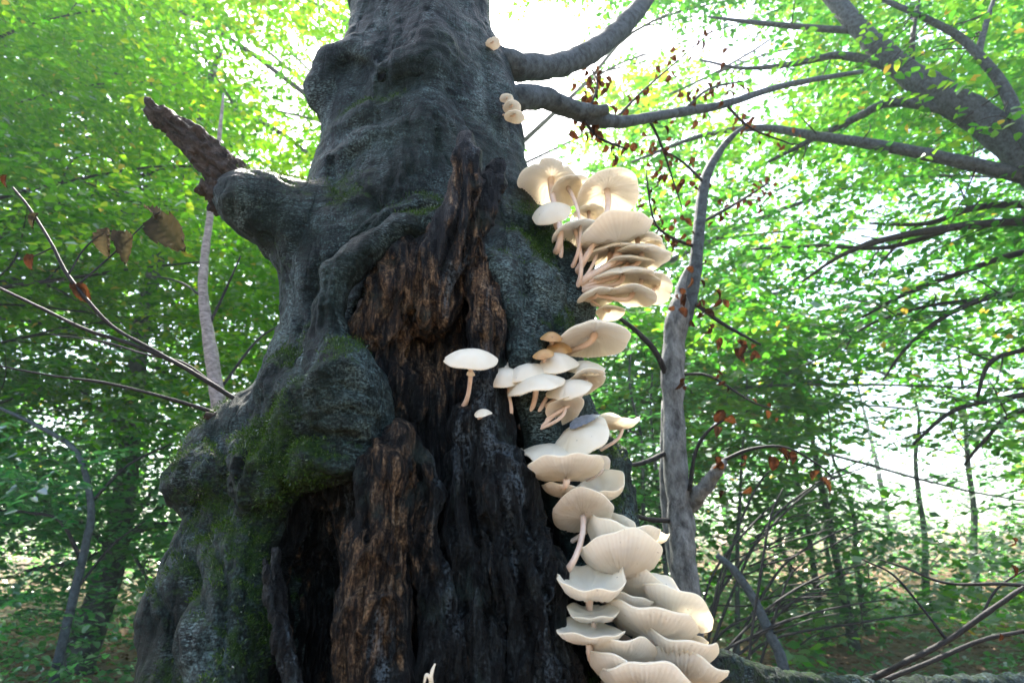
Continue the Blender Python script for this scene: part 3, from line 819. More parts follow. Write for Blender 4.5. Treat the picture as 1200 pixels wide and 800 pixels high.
low_limb = small_solid('low_limb', [(catmull(np.array(low), 3), 0.02)], M['bark'], beech, 0.0075, 0.006, (1, 0.4, 0), attrs={'moss': 0.42}, freq=40, along=12)
low_limb['label'] = 'low mossy limb running out sideways below the mushrooms'

# depth look-up on the finished trunk
_v = np.vstack([vb, vw]); _q = np.vstack([qb, qw + len(vb)])
fsel = (vb[:, 1][qb].mean(1) < 1.3) & (vb[:, 2][qb].mean(1) > 0.8)
_q = np.vstack([qb[fsel], qw + len(vb)])
bvh = BVHTree.FromPolygons([tuple(p) for p in _v.tolist()], _q.tolist())
def hit(px, py, fallback=1.05):
    d = ray(px, py)
    r = bvh.ray_cast(Vector(CAM), Vector(d).normalized(), 4.0)
    if r[0] is None: return P(px, py, fallback)
    return np.array(r[0])

# ------------------------------------------------------------------ porcelain mushrooms
def cap_geo(c, n, R_, dome, curl, wav, seed, ng=52):
    rs = np.random.default_rng(seed)
    n = n / np.linalg.norm(n)
    u = np.cross(n, [0.3, 0.9, 0.2]); u /= np.linalg.norm(u)
    v = np.cross(n, u)
    S = ng * 2
    th = np.linspace(0, 2 * np.pi, S, endpoint=False)
    ph = rs.uniform(0, 6.28, 6)
    outl = 1 + 0.05 * np.sin(2 * th + ph[0]) + 0.035 * np.sin(3 * th + ph[1]) + 0.02 * np.sin(5 * th + ph[2]) + 0.010 * np.sin(9 * th + ph[5])
    tilt = wav * (0.6 * np.sin(2 * th + ph[3]) + 0.5 * np.sin(3 * th + ph[4]) + 0.25 * np.sin(7 * th + ph[1]))
    for _ in range(rs.integers(0, 3)):                    # a split or nick in the rim
        t0 = rs.uniform(0, 6.28); dd = np.abs((th - t0 + np.pi) % (2 * np.pi) - np.pi)
        outl -= rs.uniform(0.05, 0.16) * np.exp(-(dd / 0.07) ** 2)
    rr = np.array([0.0, 0.14, 0.30, 0.48, 0.66, 0.82, 0.93, 0.985])
    def top(r): return dome * (1 - r ** 2.2) + curl * r ** 3 - 0.06 * np.exp(-(r / 0.2) ** 2) * (curl > 0.1)
    def pt(r, z):
        r_ = r * outl
        zz = z + tilt * r ** 2
        return c + R_ * (u[None] * (r_ * np.cos(th))[:, None] + v[None] * (r_ * np.sin(th))[:, None] + n[None] * zz[:, None])
    def quads(k):
        i = np.arange(k - 1)[:, None] * S; j = np.arange(S)[None]; j2 = (j + 1) % S
        return np.stack([i + j, i + S + j, i + S + j2, i + j2], -1).reshape(-1, 4)
    tv = [pt(np.full(S, r if r > 0 else 0.004), np.full(S, top(r))) for r in rr]
    # rolled rim, then the thin flesh that carries the gills
    tv.append(pt(np.full(S, 1.0), np.full(S, top(0.99) - 0.018)))
    tv.append(pt(np.full(S, 0.985), np.full(S, top(0.98) - 0.042)))
    tv = np.vstack(tv); tq = quads(len(rr) + 2)
    gr = np.array([0.985, 0.93, 0.80, 0.62, 0.42, 0.24, 0.11])
    gv, ga = [], []
    zig = np.where(np.arange(S) % 2 == 0, 0.0, 1.0)
    zig = zig * rs.uniform(0.55, 1.25, S)
    short = np.where(np.arange(S) % 4 == 3, 1.0, 0.0)
    for r in gr:
        base = top(r) - 0.042 - 0.16 * (1 - r)
        depth = 0.115 * np.clip((1 - r) / 0.22, 0, 1) ** 0.8 * (0.55 + 0.45 * min(1, r / 0.35))
        z = base - zig * depth * (1 - short * (r < 0.55) * 0.75)
        gv.append(pt(np.full(S, r), z)); ga.append((zig < 0.1) * 1.0)
    gv = np.vstack(gv); gq = quads(len(gr))
    return tv, tq, gv, gq, top(0.0) - 0.24, np.concatenate(ga)

def bez(a, b, c, d, n):
    t = np.linspace(0, 1, n)[:, None]
    return (1 - t) ** 3 * a + 3 * (1 - t) ** 2 * t * b + 3 * (1 - t) * t * t * c + t ** 3 * d

g_mid = 'mushrooms in the middle cluster beside the rotten wound'
mush_n = [0]
def mushroom(px, py, w, h, roll, vis, shape, base, dy, label, group, kind='cap', sr=0.085, ring=False, depth_ref=None):
    """cap seen as an ellipse of w x h pixels; vis 'u' shows gills, 't' shows the top; base = foot of the stem on the wood"""
    mush_n[0] += 1; seed = 100 + mush_n[0]
    dome, curl, wav = shape
    foot = hit(*base)
    Yc = (depth_ref if depth_ref else foot[1]) - dy
    c = P(px, py, Yc)
    vd = ray(px, py); vd = vd / np.linalg.norm(vd)
    rt = np.cross(vd, [0, 0, 1.0]); rt /= np.linalg.norm(rt)
    up = np.cross(rt, vd)
    ro = R(roll)
    minor = -rt * math.sin(ro) + up * math.cos(ro)
    cs = min(0.97, h / w * 0.92); sn = math.sqrt(1 - cs * cs)
    ax = minor * sn + vd * cs * (1 if vis == 'u' else -1)
    Rm = w / 2 * (1.22 if group == g_mid and w > 25 and px > 580 else 1.13 if px > 580 else 1.02) * np.dot(c - CAM, FWD) / F
    tv, tq, gv, gq, zc, ga = cap_geo(c, ax, Rm, dome, curl, wav, seed, 52 if w > 28 else 22)
    mushroom.last = (c, ax, Rm)
    e = empty('mushroom', foot, label, 'mushroom', group)
    cap_o = mesh_np('cap', tv, tq, M['cap' if kind == 'cap' else kind], e)
    mesh_np('gills', gv, gq, M['gill' if kind == 'cap' else kind], cap_o, smooth=False, attrs={'valley': ga})
    end = c + ax * Rm * (zc + 0.04)
    into = foot + (foot - CAM) / np.linalg.norm(foot - CAM) * 0.012
    L = np.linalg.norm(end - into)
    ctr = bez(into, into + np.array([0.25, -0.55, 0.25]) * L * 0.55, end - ax * L * 0.40, end, 12)
    rad = Rm * sr * (1 + 0.5 * np.exp(-np.linspace(0, 1, 12) * 7)) * (1 + 0.35 * np.linspace(0, 1, 12) ** 6)
    rad = np.clip(rad, 0.0016, 0.0085)
    v, q, t = tube_geo(np.column_stack([ctr, rad]), 10, True, 0.08, seed)
    st = MB().add(v, q, t).build('stem', M['stem'], e)
    if ring:
        k = 8
        tt = ctr[k + 1] - ctr[k]; tt /= np.linalg.norm(tt)
        p2 = np.column_stack([np.array([ctr[k] - tt * 0.004, ctr[k], ctr[k] + tt * 0.002]), [rad[k] * 2.0, rad[k] * 1.6, rad[k] * 1.02]])
        v, q, t = tube_geo(p2, 14, True, 0.15, seed)
        MB().add(v, q, t).build('ring', M['cap'], st)
    return e

DOME, FLAT, CUP, BOWL = (0.52, 0.0, 0.05), (0.36, 0.0, 0.08), (0.10, 0.24, 0.13), (0.02, 0.46, 0.14)
g_up = 'mushrooms in the uppermost cluster on the shoulder of the trunk'
l_up = 'pale mushroom seen from below in the uppermost cluster on the mossy shoulder'
UB, UD = (676, 338), 1.06
up_list = [  # px py w h roll vis shape base dy label
    (645, 217, 68, 52, -8, 'u', (0.50, 0.0, 0.06), (650, 300), 0.0, 'broad pale mushroom topping the cluster, the one leaning over the trunk'),
    (668, 224, 42, 36, 30, 'u', DOME, (668, 318), 0.012, 'small domed mushroom squeezed between the two broad topmost caps'),
    (713, 229, 64, 58, 14, 'u', (0.50, 0.0, 0.06), (674, 322), 0.02, 'broad topmost mushroom turned so its whole gilled underside and stem show'),
    (646, 251, 42, 20, 8, 't', DOME, (655, 305), 0.03, 'small cap showing its smooth top beneath the broad leaning mushroom'),
    (690, 250, 34, 18, 0, 'u', FLAT, (672, 322), -0.01, 'little cap seen in the gap under the two broad topmost mushrooms'),
    (676, 276, 50, 34, 14, 'u', DOME, (674, 340), 0.045, 'domed mushroom on the long straight stem in front of the upper cluster'),
    (722, 279, 86, 22, 13, 'u', CUP, (678, 335), 0.05, 'widest plate shaped mushroom spreading across the middle of the upper cluster'),
    (748, 283, 50, 20, -4, 'u', FLAT, (680, 334), 0.02, 'cap lying on the widest plate of the upper mushroom cluster'),
    (752, 301, 60, 26, -10, 'u', FLAT, (682, 338), 0.035, 'thick cap under the outer end of the widest plate'),
    (768, 293, 26, 20, -30, 'u', DOME, (684, 336), 0.0, 'small outermost cap tip at mid height of the upper cluster'),
    (716, 300, 60, 22, 10, 'u', FLAT, (680, 338), 0.02, 'cap tucked close under the widest plate, above the fanned stems'),
    (730, 327, 60, 22, 6, 'u', FLAT, (680, 344), 0.03, 'cap carried by the fan of long stems in the upper cluster'),
    (741, 347, 52, 24, -8, 'u', FLAT, (680, 350), 0.035, 'low cap on a nearly level stem in the upper cluster'),
    (768, 338, 38, 34, -30, 'u', FLAT, (684, 348), 0.0, 'outermost low cap of the upper cluster turned on its edge'),
    (700, 290, 40, 20, 10, 'u', DOME, (678, 336), 0.035, 'domed cap at the inner end of the widest plate'),
    (735, 312, 52, 22, 4, 'u', FLAT, (680, 342), 0.025, 'cap filling the gap under the thick outer cap'),
    (700, 348, 44, 18, 12, 'u', FLAT, (678, 352), 0.04, 'cap close to the bark at the root of the fanned stems'),
    (752, 330, 40, 22, -12, 'u', FLAT, (682, 346), 0.01, 'cap between the fan of stems and the outermost edge turned one'),
    (715, 367, 30, 17, 4, 'u', DOME, (684, 352), 0.01, 'small round mushroom hanging lowest under the upper cluster'),
]
for a in up_list:
    mushroom(a[0], a[1], a[2], a[3], a[4], a[5], a[6], a[7], a[8], a[9] or l_up, g_up, depth_ref=UD)

# two small groups high on the trunk under the limbs
l_hi, g_hi = 'tiny pale mushroom in a small group high on trunk below the lower limb', 'tiny mushrooms high on the trunk'
for px, py, w, h in ((594, 116, 15, 11), (600, 126, 20, 15), (603, 137, 22, 14)):
    mushroom(px, py, w, h, 0, 'u', DOME, (588, py), 0.0, l_hi, g_hi, depth_ref=1.08)
mushroom(578, 51, 18, 14, 10, 'u', DOME, (568, 52), 0.0, 'single tiny pale mushroom high on trunk above the upper limb', None, depth_ref=1.1)

# ochre youngsters
for px, py, w, h, ro in ((646, 396, 24, 8, -4), (655, 409, 28, 10, -10), (637, 416, 22, 9, 8)):
    mushroom(px, py, w, h, ro, 't', DOME, (px - 2, py + 16), 0.02, 'small ochre brown mushroom beside the large lone white cap', 'small ochre mushrooms', kind='ochre', sr=0.2)

l_mid = 'cream mushroom in the tight middle cluster with many leaning stems'
MB_, = ((618, 500),)
mid_list = [
    (552, 423, 60, 20, 0, 't', (0.46, 0.0, 0.04), (543, 477), 0.05, 'lone white mushroom standing on a tall stem in the rotten wound', True),
    (566, 485, 22, 6, 8, 't', DOME, (556, 494), 0.02, 'tiny white mushroom low beside the lone tall stemmed one', False),
    (697, 399, 68, 38, 0, 'u', (0.46, 0.0, 0.05), (660, 418), 0.04, 'large round mushroom showing its gilled underside below the upper cluster', False),
    (687, 432, 38, 12, -4, 't', FLAT, (636, 480), 0.03, 'flat cap just beneath the large lone gilled mushroom', False),
    (651, 428, 46, 13, 2, 't', DOME, (626, 490), 0.045, 'domed cap standing highest in the middle mushroom cluster', False),
    (592, 434, 30, 8, 6, 't', DOME, (606, 492), 0.045, 'cap edge behind the ringed stem mushroom of the middle cluster', False),
    (618, 439, 46, 14, 6, 't', DOME, (612, 496), 0.055, 'domed cap next to the ringed stem mushroom in the middle cluster', False),
    (591, 444, 40, 18, 4, 't', DOME, (597, 489), 0.06, 'white domed mushroom on a straight ringed stem at the edge of the middle cluster', True),
    (687, 447, 42, 24, 16, 'u', FLAT, (634, 498), 0.04, 'cap showing gills under the flat one at the outer side of middle cluster', False),
    (668, 456, 44, 18, 10, 't', FLAT, (628, 506), 0.065, 'broad cap in front on the outer side of the middle cluster', False),
    (628, 452, 58, 13, 10, 't', FLAT, (610, 500), 0.075, 'wide flat cap in front of the middle cluster above its stems', False),
    (662, 480, 40, 26, 22, 'u', FLAT, (616, 512), 0.06, 'lowest cap of the middle cluster, tilted to show its gills', False),
    (640, 503, 7, 5, 0, 't', DOME, (640, 509), 0.01, 'tiny button mushroom under the middle cluster', False),
    (648, 511, 7, 5, 0, 't', DOME, (647, 518), 0.01, 'tiny button mushroom under the middle cluster', False),
    (613, 528, 10, 7, 0, 't', DOME, (612, 535), 0.01, 'tiny button mushroom under the middle cluster', False),
]
for a in mid_list:
    mushroom(a[0], a[1], a[2], a[3], a[4], a[5], a[6], a[7], a[8], a[9] or l_mid, g_mid, ring=a[10], depth_ref=0.99 if a[0] > 580 else None)

g_lo, l_lo = 'mushrooms in the tiered column down the trunk', 'cream mushroom in the tiers below the leaf topped cap'
lo_list = [
    (728, 498, 40, 9, 4, 'u', CUP, (700, 530), 0.0, 'flat mushroom jutting out behind the leaf topped cap', 1.04),
    (716, 490, 28, 8, -8, 't', FLAT, (700, 525), -0.01, 'small flat cap half hidden behind the leaf topped mushroom', 1.04),
    (680, 513, 68, 36, 26, 't', FLAT, (652, 540), 0.05, 'cream mushroom plate carrying a grey blue fallen leaf', 0.99),
    (648, 534, 66, 17, -6, 't', FLAT, (640, 556), 0.04, 'flat cream mushroom directly under the leaf topped plate', 0.98),
    (614, 553, 36, 15, 4, 't', FLAT, (628, 566), 0.04, 'small flat mushroom poking furthest into the dark wood', 0.97),
    (663, 554, 76, 22, 4, 'u', CUP, (640, 570), 0.06, 'wide cupped mushroom, second tier below the leaf topped plate', 0.97),
    (704, 547, 26, 22, 40, 'u', CUP, (676, 570), 0.01, 'torn ragged edged mushroom tucked behind the tiers', 0.99),
    (707, 578, 52, 26, 16, 't', BOWL, (662, 640), 0.03, 'upturned funnel mushroom beside the big round gilled one', 0.99),
    (660, 578, 44, 12, -8, 'u', CUP, (640, 600), 0.03, 'narrow cap edge peeping out above the big round gilled mushroom', 0.97),
    (683, 602, 66, 46, 4, 'u', (0.12, 0.10, 0.05), (664, 668), 0.05, 'big round mushroom showing gills on a thin slanting stem', 0.99),
    (728, 620, 34, 24, -50, 'u', CUP, (690, 660), 0.01, 'steeply tilted mushroom at the head of the lower stack', 0.99),
    (764, 635, 40, 12, 14, 'u', CUP, (700, 668), 0.0, 'thin cap sticking out sideways at the head of the lower stack', 1.0),
    (727, 641, 80, 22, -10, 'u', BOWL, (690, 668), 0.04, 'upper of two wide upturned bowls heading the lower mushroom stack', 0.98),
    (727, 662, 84, 27, 2, 'u', BOWL, (688, 690), 0.06, 'lower of two wide upturned bowls heading the lower mushroom stack', 0.97),
    (691, 690, 72, 33, -4, 't', BOWL, (684, 716), 0.06, 'bowl shaped mushroom with its rim curled up against the dark bark', 0.95),
    (695, 721, 52, 16, 0, 't', CUP, (690, 738), 0.05, 'small flat mushroom between the curled bowl and the flat round one', 0.94),
    (691, 745, 70, 20, -4, 't', CUP, (690, 764), 0.06, 'flat round mushroom lying furthest out over the wet wood', 0.93),
    (727, 769, 74, 22, -2, 'u', CUP, (700, 786), 0.05, 'gilled cap just under the flat round mushroom over the wet wood', 0.93),
    (748, 694, 70, 26, -22, 'u', CUP, (700, 704), 0.03, 'tilted shell shaped mushroom just under the two wide upturned bowls', 0.97),
    (736, 711, 52, 16, -8, 'u', CUP, (704, 722), 0.04, 'small mushroom wedged behind the curled bowl in the lower stack', 0.96),
    (775, 690, 46, 16, -34, 't', CUP, (708, 708), 0.0, 'cap peeping out behind the tilted shells towards the thin dead tree', 0.99),
    (787, 718, 86, 26, -22, 'u', CUP, (712, 724), 0.03, 'longest tilted shell mushroom reaching out towards the thin dead tree', 0.96),
    (764, 737, 94, 28, -10, 'u', CUP, (712, 742), 0.05, 'broad shell mushroom overlapping just below the longest tilted one', 0.95),
    (803, 752, 44, 16, -12, 'u', CUP, (722, 760), 0.01, 'small cap tip poking out beneath the longest tilted shell', 0.97),
    (790, 768, 92, 22, -10, 'u', CUP, (716, 774), 0.04, 'broad shell mushroom lying just above the mossy low limb', 0.95),
    (735, 790, 80, 18, -4, 'u', CUP, (704, 800), 0.05, 'low shell mushroom in the stack, close against the rotten wood', 0.92),
    (798, 790, 90, 20, -6, 'u', CUP, (720, 798), 0.03, 'low shell mushroom in the stack, overhanging the mossy low limb', 0.94),
    (755, 806, 96, 20, -4, 'u', CUP, (710, 816), 0.06, 'lowest shell mushroom under all others at the foot of the stack', 0.92),
]
for a in lo_list:
    mushroom(a[0], a[1], a[2], a[3], a[4], a[5], a[6], a[7], a[8], a[9] or l_lo, g_lo, depth_ref=a[10])
    if 'carrying' in (a[9] or ''): leaf_cap = mushroom.last

# forked white club fungus at the foot of the wound
ff = hit(507, 806)
e = empty('club_fungus', ff, 'tiny forked white club fungus on the rotten wood', 'fungus')
fY = ff[1] - 0.01
tube('branch', px_path([(507, 812, ff[1] + 0.005, 3), (505, 795, fY, 2.6), (507, 784, fY, 2.0), (510, 777, fY, 1.0)]), M['cap'], e, 8, 0.1)
tube('branch', px_path([(506, 797, fY, 2.4), (500, 790, fY, 2.0), (497, 800, fY, 1.4)]), M['cap'], e, 8, 0.1)

# ------------------------------------------------------------------ single large leaves
def leaf_mesh(name, L, W, curl, fold, seed, mat, var=None, pleat=0.07):
    rs = np.random.default_rng(seed)
    ts = np.linspace(0, 1, 15)
    wd = (np.sin(np.pi * ts ** 0.85) ** 0.75) * W / 2 + 0.01 * W
    xs = np.array([-1, -0.66, -0.33, 0, 0.33, 0.66, 1.0])
    v = []
    for i, t in enumerate(ts):
        ang = curl * t
        bx = L * (math.sin(ang) / curl if abs(curl) > 0.05 else t); bz = -L * ((1 - math.cos(ang)) / curl if abs(curl) > 0.05 else 0)
        for s in xs:
            rip = pleat * W * (1 if (i - round(abs(s) * 3)) % 2 else -1) * (0.3 + abs(s))
            edge = 1 + rs.normal(0, 0.05) if abs(s) == 1 else 1
            cup = fold * (0.5 + 0.5 * abs(s))
            v.append([bx, s * wd[i] * math.cos(cup) * edge, bz + abs(s) * wd[i] * math.sin(cup) + rip])
    n = len(xs)
    q = [[i * n + j, i * n + j + 1, (i + 1) * n + j + 1, (i + 1) * n + j] for i in range(len(ts) - 1) for j in range(n - 1)]
    me = bpy.data.meshes.new(name)
    me.from_pydata(v, [], q)
    a = me.attributes.new('var', 'FLOAT', 'POINT')
    base = rs.uniform(0.1, 0.9) if var is None else var
    a.data.foreach_set('value', np.clip(base + rs.normal(0, 0.08, len(v)) + np.tile(np.repeat([0.0], len(v)), 1) + 0.22 * (np.arange(len(v)) // len(xs) % 2 - 0.5) - 0.3 * (np.arange(len(v)) % len(xs) == 3), 0, 1).astype(np.float32))
    me.polygons.foreach_set('use_smooth', np.ones(len(q), bool))
    me.materials.append(mat)
    return me

from mathutils import Matrix
def place_leaf(me, p, d, up, parent, scale=1.0, name='leaf'):
    d = Vector(d).normalized(); up = Vector(up)
    y = up.cross(d).normalized(); z = d.cross(y)
    o = bpy.data.objects.new(name, me); col.objects.link(o)
    mt = Matrix((d, y, z)).transposed().to_4x4() @ Matrix.Scale(scale, 4)
    t = Vector(p)
    if parent is not None:
        o.parent = parent
        q = parent
        while q is not None:
            t = t - q.location; q = q.parent
    mt.translation = t
    o.matrix_basis = mt
    return o

dry_meshes = [leaf_mesh('dried_leaf', 0.065, 0.040, c, f, i, M['dry'], vv) for i, (c, f, vv) in enumerate(((1.6, 0.5, .3), (2.3, 0.7, .5), (1.2, 0.9, .2), (2.8, 0.4, .7), (0.9, 0.6, .85)))]
grey_meshes = [leaf_mesh('dried_leaf', 0.085, 0.058, c, f, 20 + i, M['dry_grey'], vv) for i, (c, f, vv) in enumerate(((0.7, 0.35, .35), (1.1, 0.5, .7), (0.9, 0.8, .5)))]

# the grey leaf lying on a cap
gl, glnt, glb = new_mat('grey_blue_leaf')
glb.inputs['Base Color'].default_value = (0.15, 0.18, 0.21, 1); glb.inputs['Roughness'].default_value = 0.35
gn = noise(glnt, coords(glnt), 120, 4, 0.6)
glnt.links.new(ramp(glnt, gn, [(0.3, (0.10, 0.125, 0.15)), (0.7, (0.22, 0.25, 0.29))]), glb.inputs['Base Color'])
lc, la, lr = leaf_cap
ld_ = P(712, 486, 0.95) - P(676, 512, 0.94); ld_ = ld_ - la * np.dot(ld_, la); ld_ /= np.linalg.norm(ld_)
pl = lc + la * lr * 0.46 - ld_ * lr * 0.15 ; pr = pl + ld_
lf = place_leaf(leaf_mesh('fallen_leaf', 0.062, 0.038, 0.45, 0.06, 77, gl, None, 0.015), pl, pr - pl, la, None, 1.0, 'fallen_leaf')
tag(lf, 'grey blue fallen leaf lying on a cream mushroom plate', 'leaf')

# ------------------------------------------------------------------ ground
def ground_z(x, y):
    x = np.asarray(x, float); y = np.asarray(y, float)
    p = np.column_stack([x.ravel(), y.ravel(), np.zeros(x.size)])
    d = np.hypot(x, y)
    z = 0.25 * perlin(p * 0.16 + 3).reshape(x.shape) * np.clip((d - 1.5) / 3, 0, 1) + 0.05 * perlin(p * 0.9).reshape(x.shape) * np.clip(d / 2 - 0.4, 0, 1)
    s = np.clip((y - 5) / 22, 0, 1)
    z = z + s * s * (3 - 2 * s) * (0.7 + 0.6 * np.clip(x / 14, -1, 1.5))
    s2 = np.clip((d - 45) / 60, 0, 1)
    return z + s2 * 2.0

def build_ground():
    a = np.concatenate([-np.geomspace(90, 12, 22), np.linspace(-11.5, 13, 110), np.geomspace(13.6, 90, 22)])
    b = np.concatenate([-np.geomspace(60, 2.2, 14), np.linspace(-1.8, 20, 120), np.geomspace(20.5, 110, 26)])
    X, Y = np.meshgrid(a, b, indexing='ij')
    Z = ground_z(X, Y)
    v = np.column_stack([X.ravel(), Y.ravel(), Z.ravel()])
    nb_ = len(b)
    i = np.arange(len(a) - 1)[:, None] * nb_; j = np.arange(nb_ - 1)[None]
    q = np.stack([i + j, i + nb_ + j, i + nb_ + j + 1, i + j + 1], -1).reshape(-1, 4)
    m, nt, bs = new_mat('forest_floor')
    c = coords(nt)
    n1, n2, n3 = noise(nt, c, 1.1, 6, 0.65), noise(nt, c, 14, 5, 0.7), noise(nt, c, 45, 3, 0.7)
    cc = ramp(nt, n2, [(0.3, (0.06, 0.034, 0.02)), (0.5, (0.20, 0.115, 0.065)), (0.72, (0.36, 0.23, 0.14))])
    cc = mix(nt, ramp(nt, n1, [(0.48, (0, 0, 0)), (0.62, (0.8, 0.8, 0.8))]), cc, ramp(nt, n3, [(0.3, (0.03, 0.05, 0.014)), (0.7, (0.10, 0.12, 0.035))]))
    nt.links.new(cc, bs.inputs['Base Color'])
    bs.inputs['Roughness'].default_value = 0.9
    bump(nt, bs, math_n(nt, 'ADD', n2, n3), 0.8, 0.05)
    tag(mesh_np('ground', v, q, m), kind='structure')
build_ground()

# ------------------------------------------------------------------ foliage
def leaf_geo(p, d, nrm, L, W, fold=0.18, fine=True):
    """leaf at p pointing along d with normal nrm (all (n,3)); L, W (n,)"""
    d = d / (np.linalg.norm(d, axis=1)[:, None] + 1e-9)
    s = np.cross(nrm, d); s /= np.linalg.norm(s, axis=1)[:, None] + 1e-9
    n = np.cross(d, s)
    L = L[:, None]; W = W[:, None]
    k = len(p)
    if fine:
        v = np.stack([p, p + d * L * 0.34 + s * W * 0.5 + n * W * fold, p + d * L * 0.72 + s * W * 0.36 + n * W * fold * 0.6 - n * L * 0.03, p + d * L - n * L * 0.08,
                      p + d * L * 0.72 - s * W * 0.36 + n * W * fold * 0.6 - n * L * 0.03, p + d * L * 0.34 - s * W * 0.5 + n * W * fold], 1)
        f = np.array([[0, 1, 2, 3], [0, 3, 4, 5]])
        m = 6
    else:
        v = np.stack([p, p + d * L * 0.45 + s * W * 0.5, p + d * L, p + d * L * 0.45 - s * W * 0.5], 1)
        f = np.array([[0, 1, 2, 3]]); m = 4
    q = (np.arange(k)[:, None, None] * m + f[None]).reshape(-1, 4)
    return v.reshape(-1, 3), q, m

def spray_leaves(org, dr, n, ln, step, rg, flat=0.35, droop=0.15):
    """n leaves alternating along a twig from every origin; returns base points, directions, normals and twig paths"""
    S = len(org)
    dr = dr / np.linalg.norm(dr, axis=1)[:, None]
    side = np.cross(dr, np.tile([0, 0, 1.0], (S, 1))); side /= np.linalg.norm(side, axis=1)[:, None] + 1e-9
    t = (np.arange(n) + 1)[None, :, None] * step * rg.uniform(0.85, 1.15, (S, 1, 1))
    pos = org[:, None] + dr[:, None] * t - np.array([0, 0, 1.0]) * droop * (t ** 2) * 1.6 + rg.normal(0, step * 0.15, (S, n, 3))
    sg = np.where(np.arange(n) % 2 == 0, 1, -1)[None, :, None]
    ld = dr[:, None] * rg.uniform(0.45, 0.95, (S, n, 1)) + side[:, None] * sg * rg.uniform(0.6, 1.1, (S, n, 1)) + rg.normal(0, 0.18, (S, n, 3)) - np.array([0, 0, 0.22])
    nm = np.array([0, 0, 1.0]) + rg.normal(0, flat, (S, n, 3))
    L = ln * rg.uniform(0.65, 1.2, (S, n))
    tw = np.stack([org, org + dr * step * n * 0.5, pos[:, -1]], 1)
    return pos.reshape(-1, 3), ld.reshape(-1, 3), nm.reshape(-1, 3), L.ravel(), tw

def twig_geo(tw, r0):
    """three-sided thin twigs for many sprays; tw (S,3,3)"""
    S = len(tw)
    a = np.array([0, 2.094, 4.189])
    off = np.stack([np.cos(a), np.zeros(3), np.sin(a)], -1) * 1.0
    rr = np.array([r0, r0 * 0.7, r0 * 0.3])
    v = tw[:, :, None, :] + off[None, None] * rr[None, :, None, None]
    f = []
    for i in range(2):
        for j in range(3):
            f.append([i * 3 + j, i * 3 + (j + 1) % 3, (i + 1) * 3 + (j + 1) % 3, (i + 1) * 3 + j])
    q = (np.arange(S)[:, None, None] * 9 + np.array(f)[None]).reshape(-1, 4)
    return v.reshape(-1, 3), q

def to_px(p):
    r = p - CAM
    z = r @ FWD
    return 600 + F * (r @ RGT) / z, 400 - F * (r @ UPV) / z

# where the photograph looks through to bright sky: fewer sprays grow there
gaps = [(275, 45, 45, 60, .92), (345, 115, 48, 75, .93), (300, 190, 55, 22, .8), (380, 60, 30, 60, .75), (625, 110, 72, 130, .97), (640, 20, 90, 40, .85), (760, 50, 70, 40, .8),
        (860, 50, 80, 60, .88), (900, 115, 65, 40, .85), (700, 40, 60, 50, .85), (960, 200, 45, 30, .7), (1095, 225, 50, 25, .75), (1165, 195, 50, 35, .92), (1120, 60, 60, 30, .5), (1040, 30, 40, 30, .5), (780, 190, 40, 60, .6), (880, 210, 50, 50, .55),
        (985, 250, 55, 35, .8), (1060, 300, 65, 40, .78), (950, 335, 55, 35, .78), (780, 320, 50, 40, .8), (1120, 340, 60, 40, .7), (1000, 430, 60, 45, .75), (1140, 420, 60, 45, .65),
        (1050, 510, 85, 60, .8), (1120, 570, 100, 50, .85), (985, 560, 70, 55, .7), (850, 600, 38, 66, .95), (1060, 645, 140, 50, .65), (900, 640, 60, 40, .6), (1180, 460, 60, 50, .6),
        (185, 570, 26, 45, .93), (60, 490, 45, 32, .8), (70, 660, 48, 28, .85), (20, 640, 32, 30, .8), (150, 400, 50, 32, .75), (30, 400, 50, 32, .7), (110, 180, 40, 25, .55), (40, 90, 40, 25, .5), (200, 320, 40, 25, .6), (190, 690, 30, 35, .7), (230, 440, 30, 40, .5)]
def keep(p, rg, strength=1.0):
    x, y = to_px(p)
    k = np.ones(len(p))
    for cx, cy_, rx, ry, s in gaps:
        e = ((x - cx) / rx) ** 2 + ((y - cy_) / ry) ** 2
        k *= 1 - min(1, s * strength) * np.clip(1.6 - e, 0, 1)
    k *= np.clip(1.12 + 1.1 * perlin(np.column_stack([x / 70, y / 48, p[:, 1] * 0.12])), 0.12, 1)
    return rg.random(len(p)) < k

def crown_points(box, Yr, count, rg, clump=0.55, per=9):
    """clumps of spray origins inside a viewed region, with true depths"""
    nc = max(1, count // per)
    x = rg.uniform(box[0], box[2], nc); y = rg.uniform(box[1], box[3], nc); d = rg.uniform(*Yr, nc)
    c = np.array([P(a, b, e) for a, b, e in zip(x, y, d)])
    p = np.repeat(c, per, axis=0) + rg.normal(0, 1, (nc * per, 3)) * np.array([clump, clump * 0.9, clump * 0.32])
    p = p[(p[:, 2] > 0.25) & (p[:, 1] > 2.1)]
    return c[c[:, 2] > 0.3], p[:count]

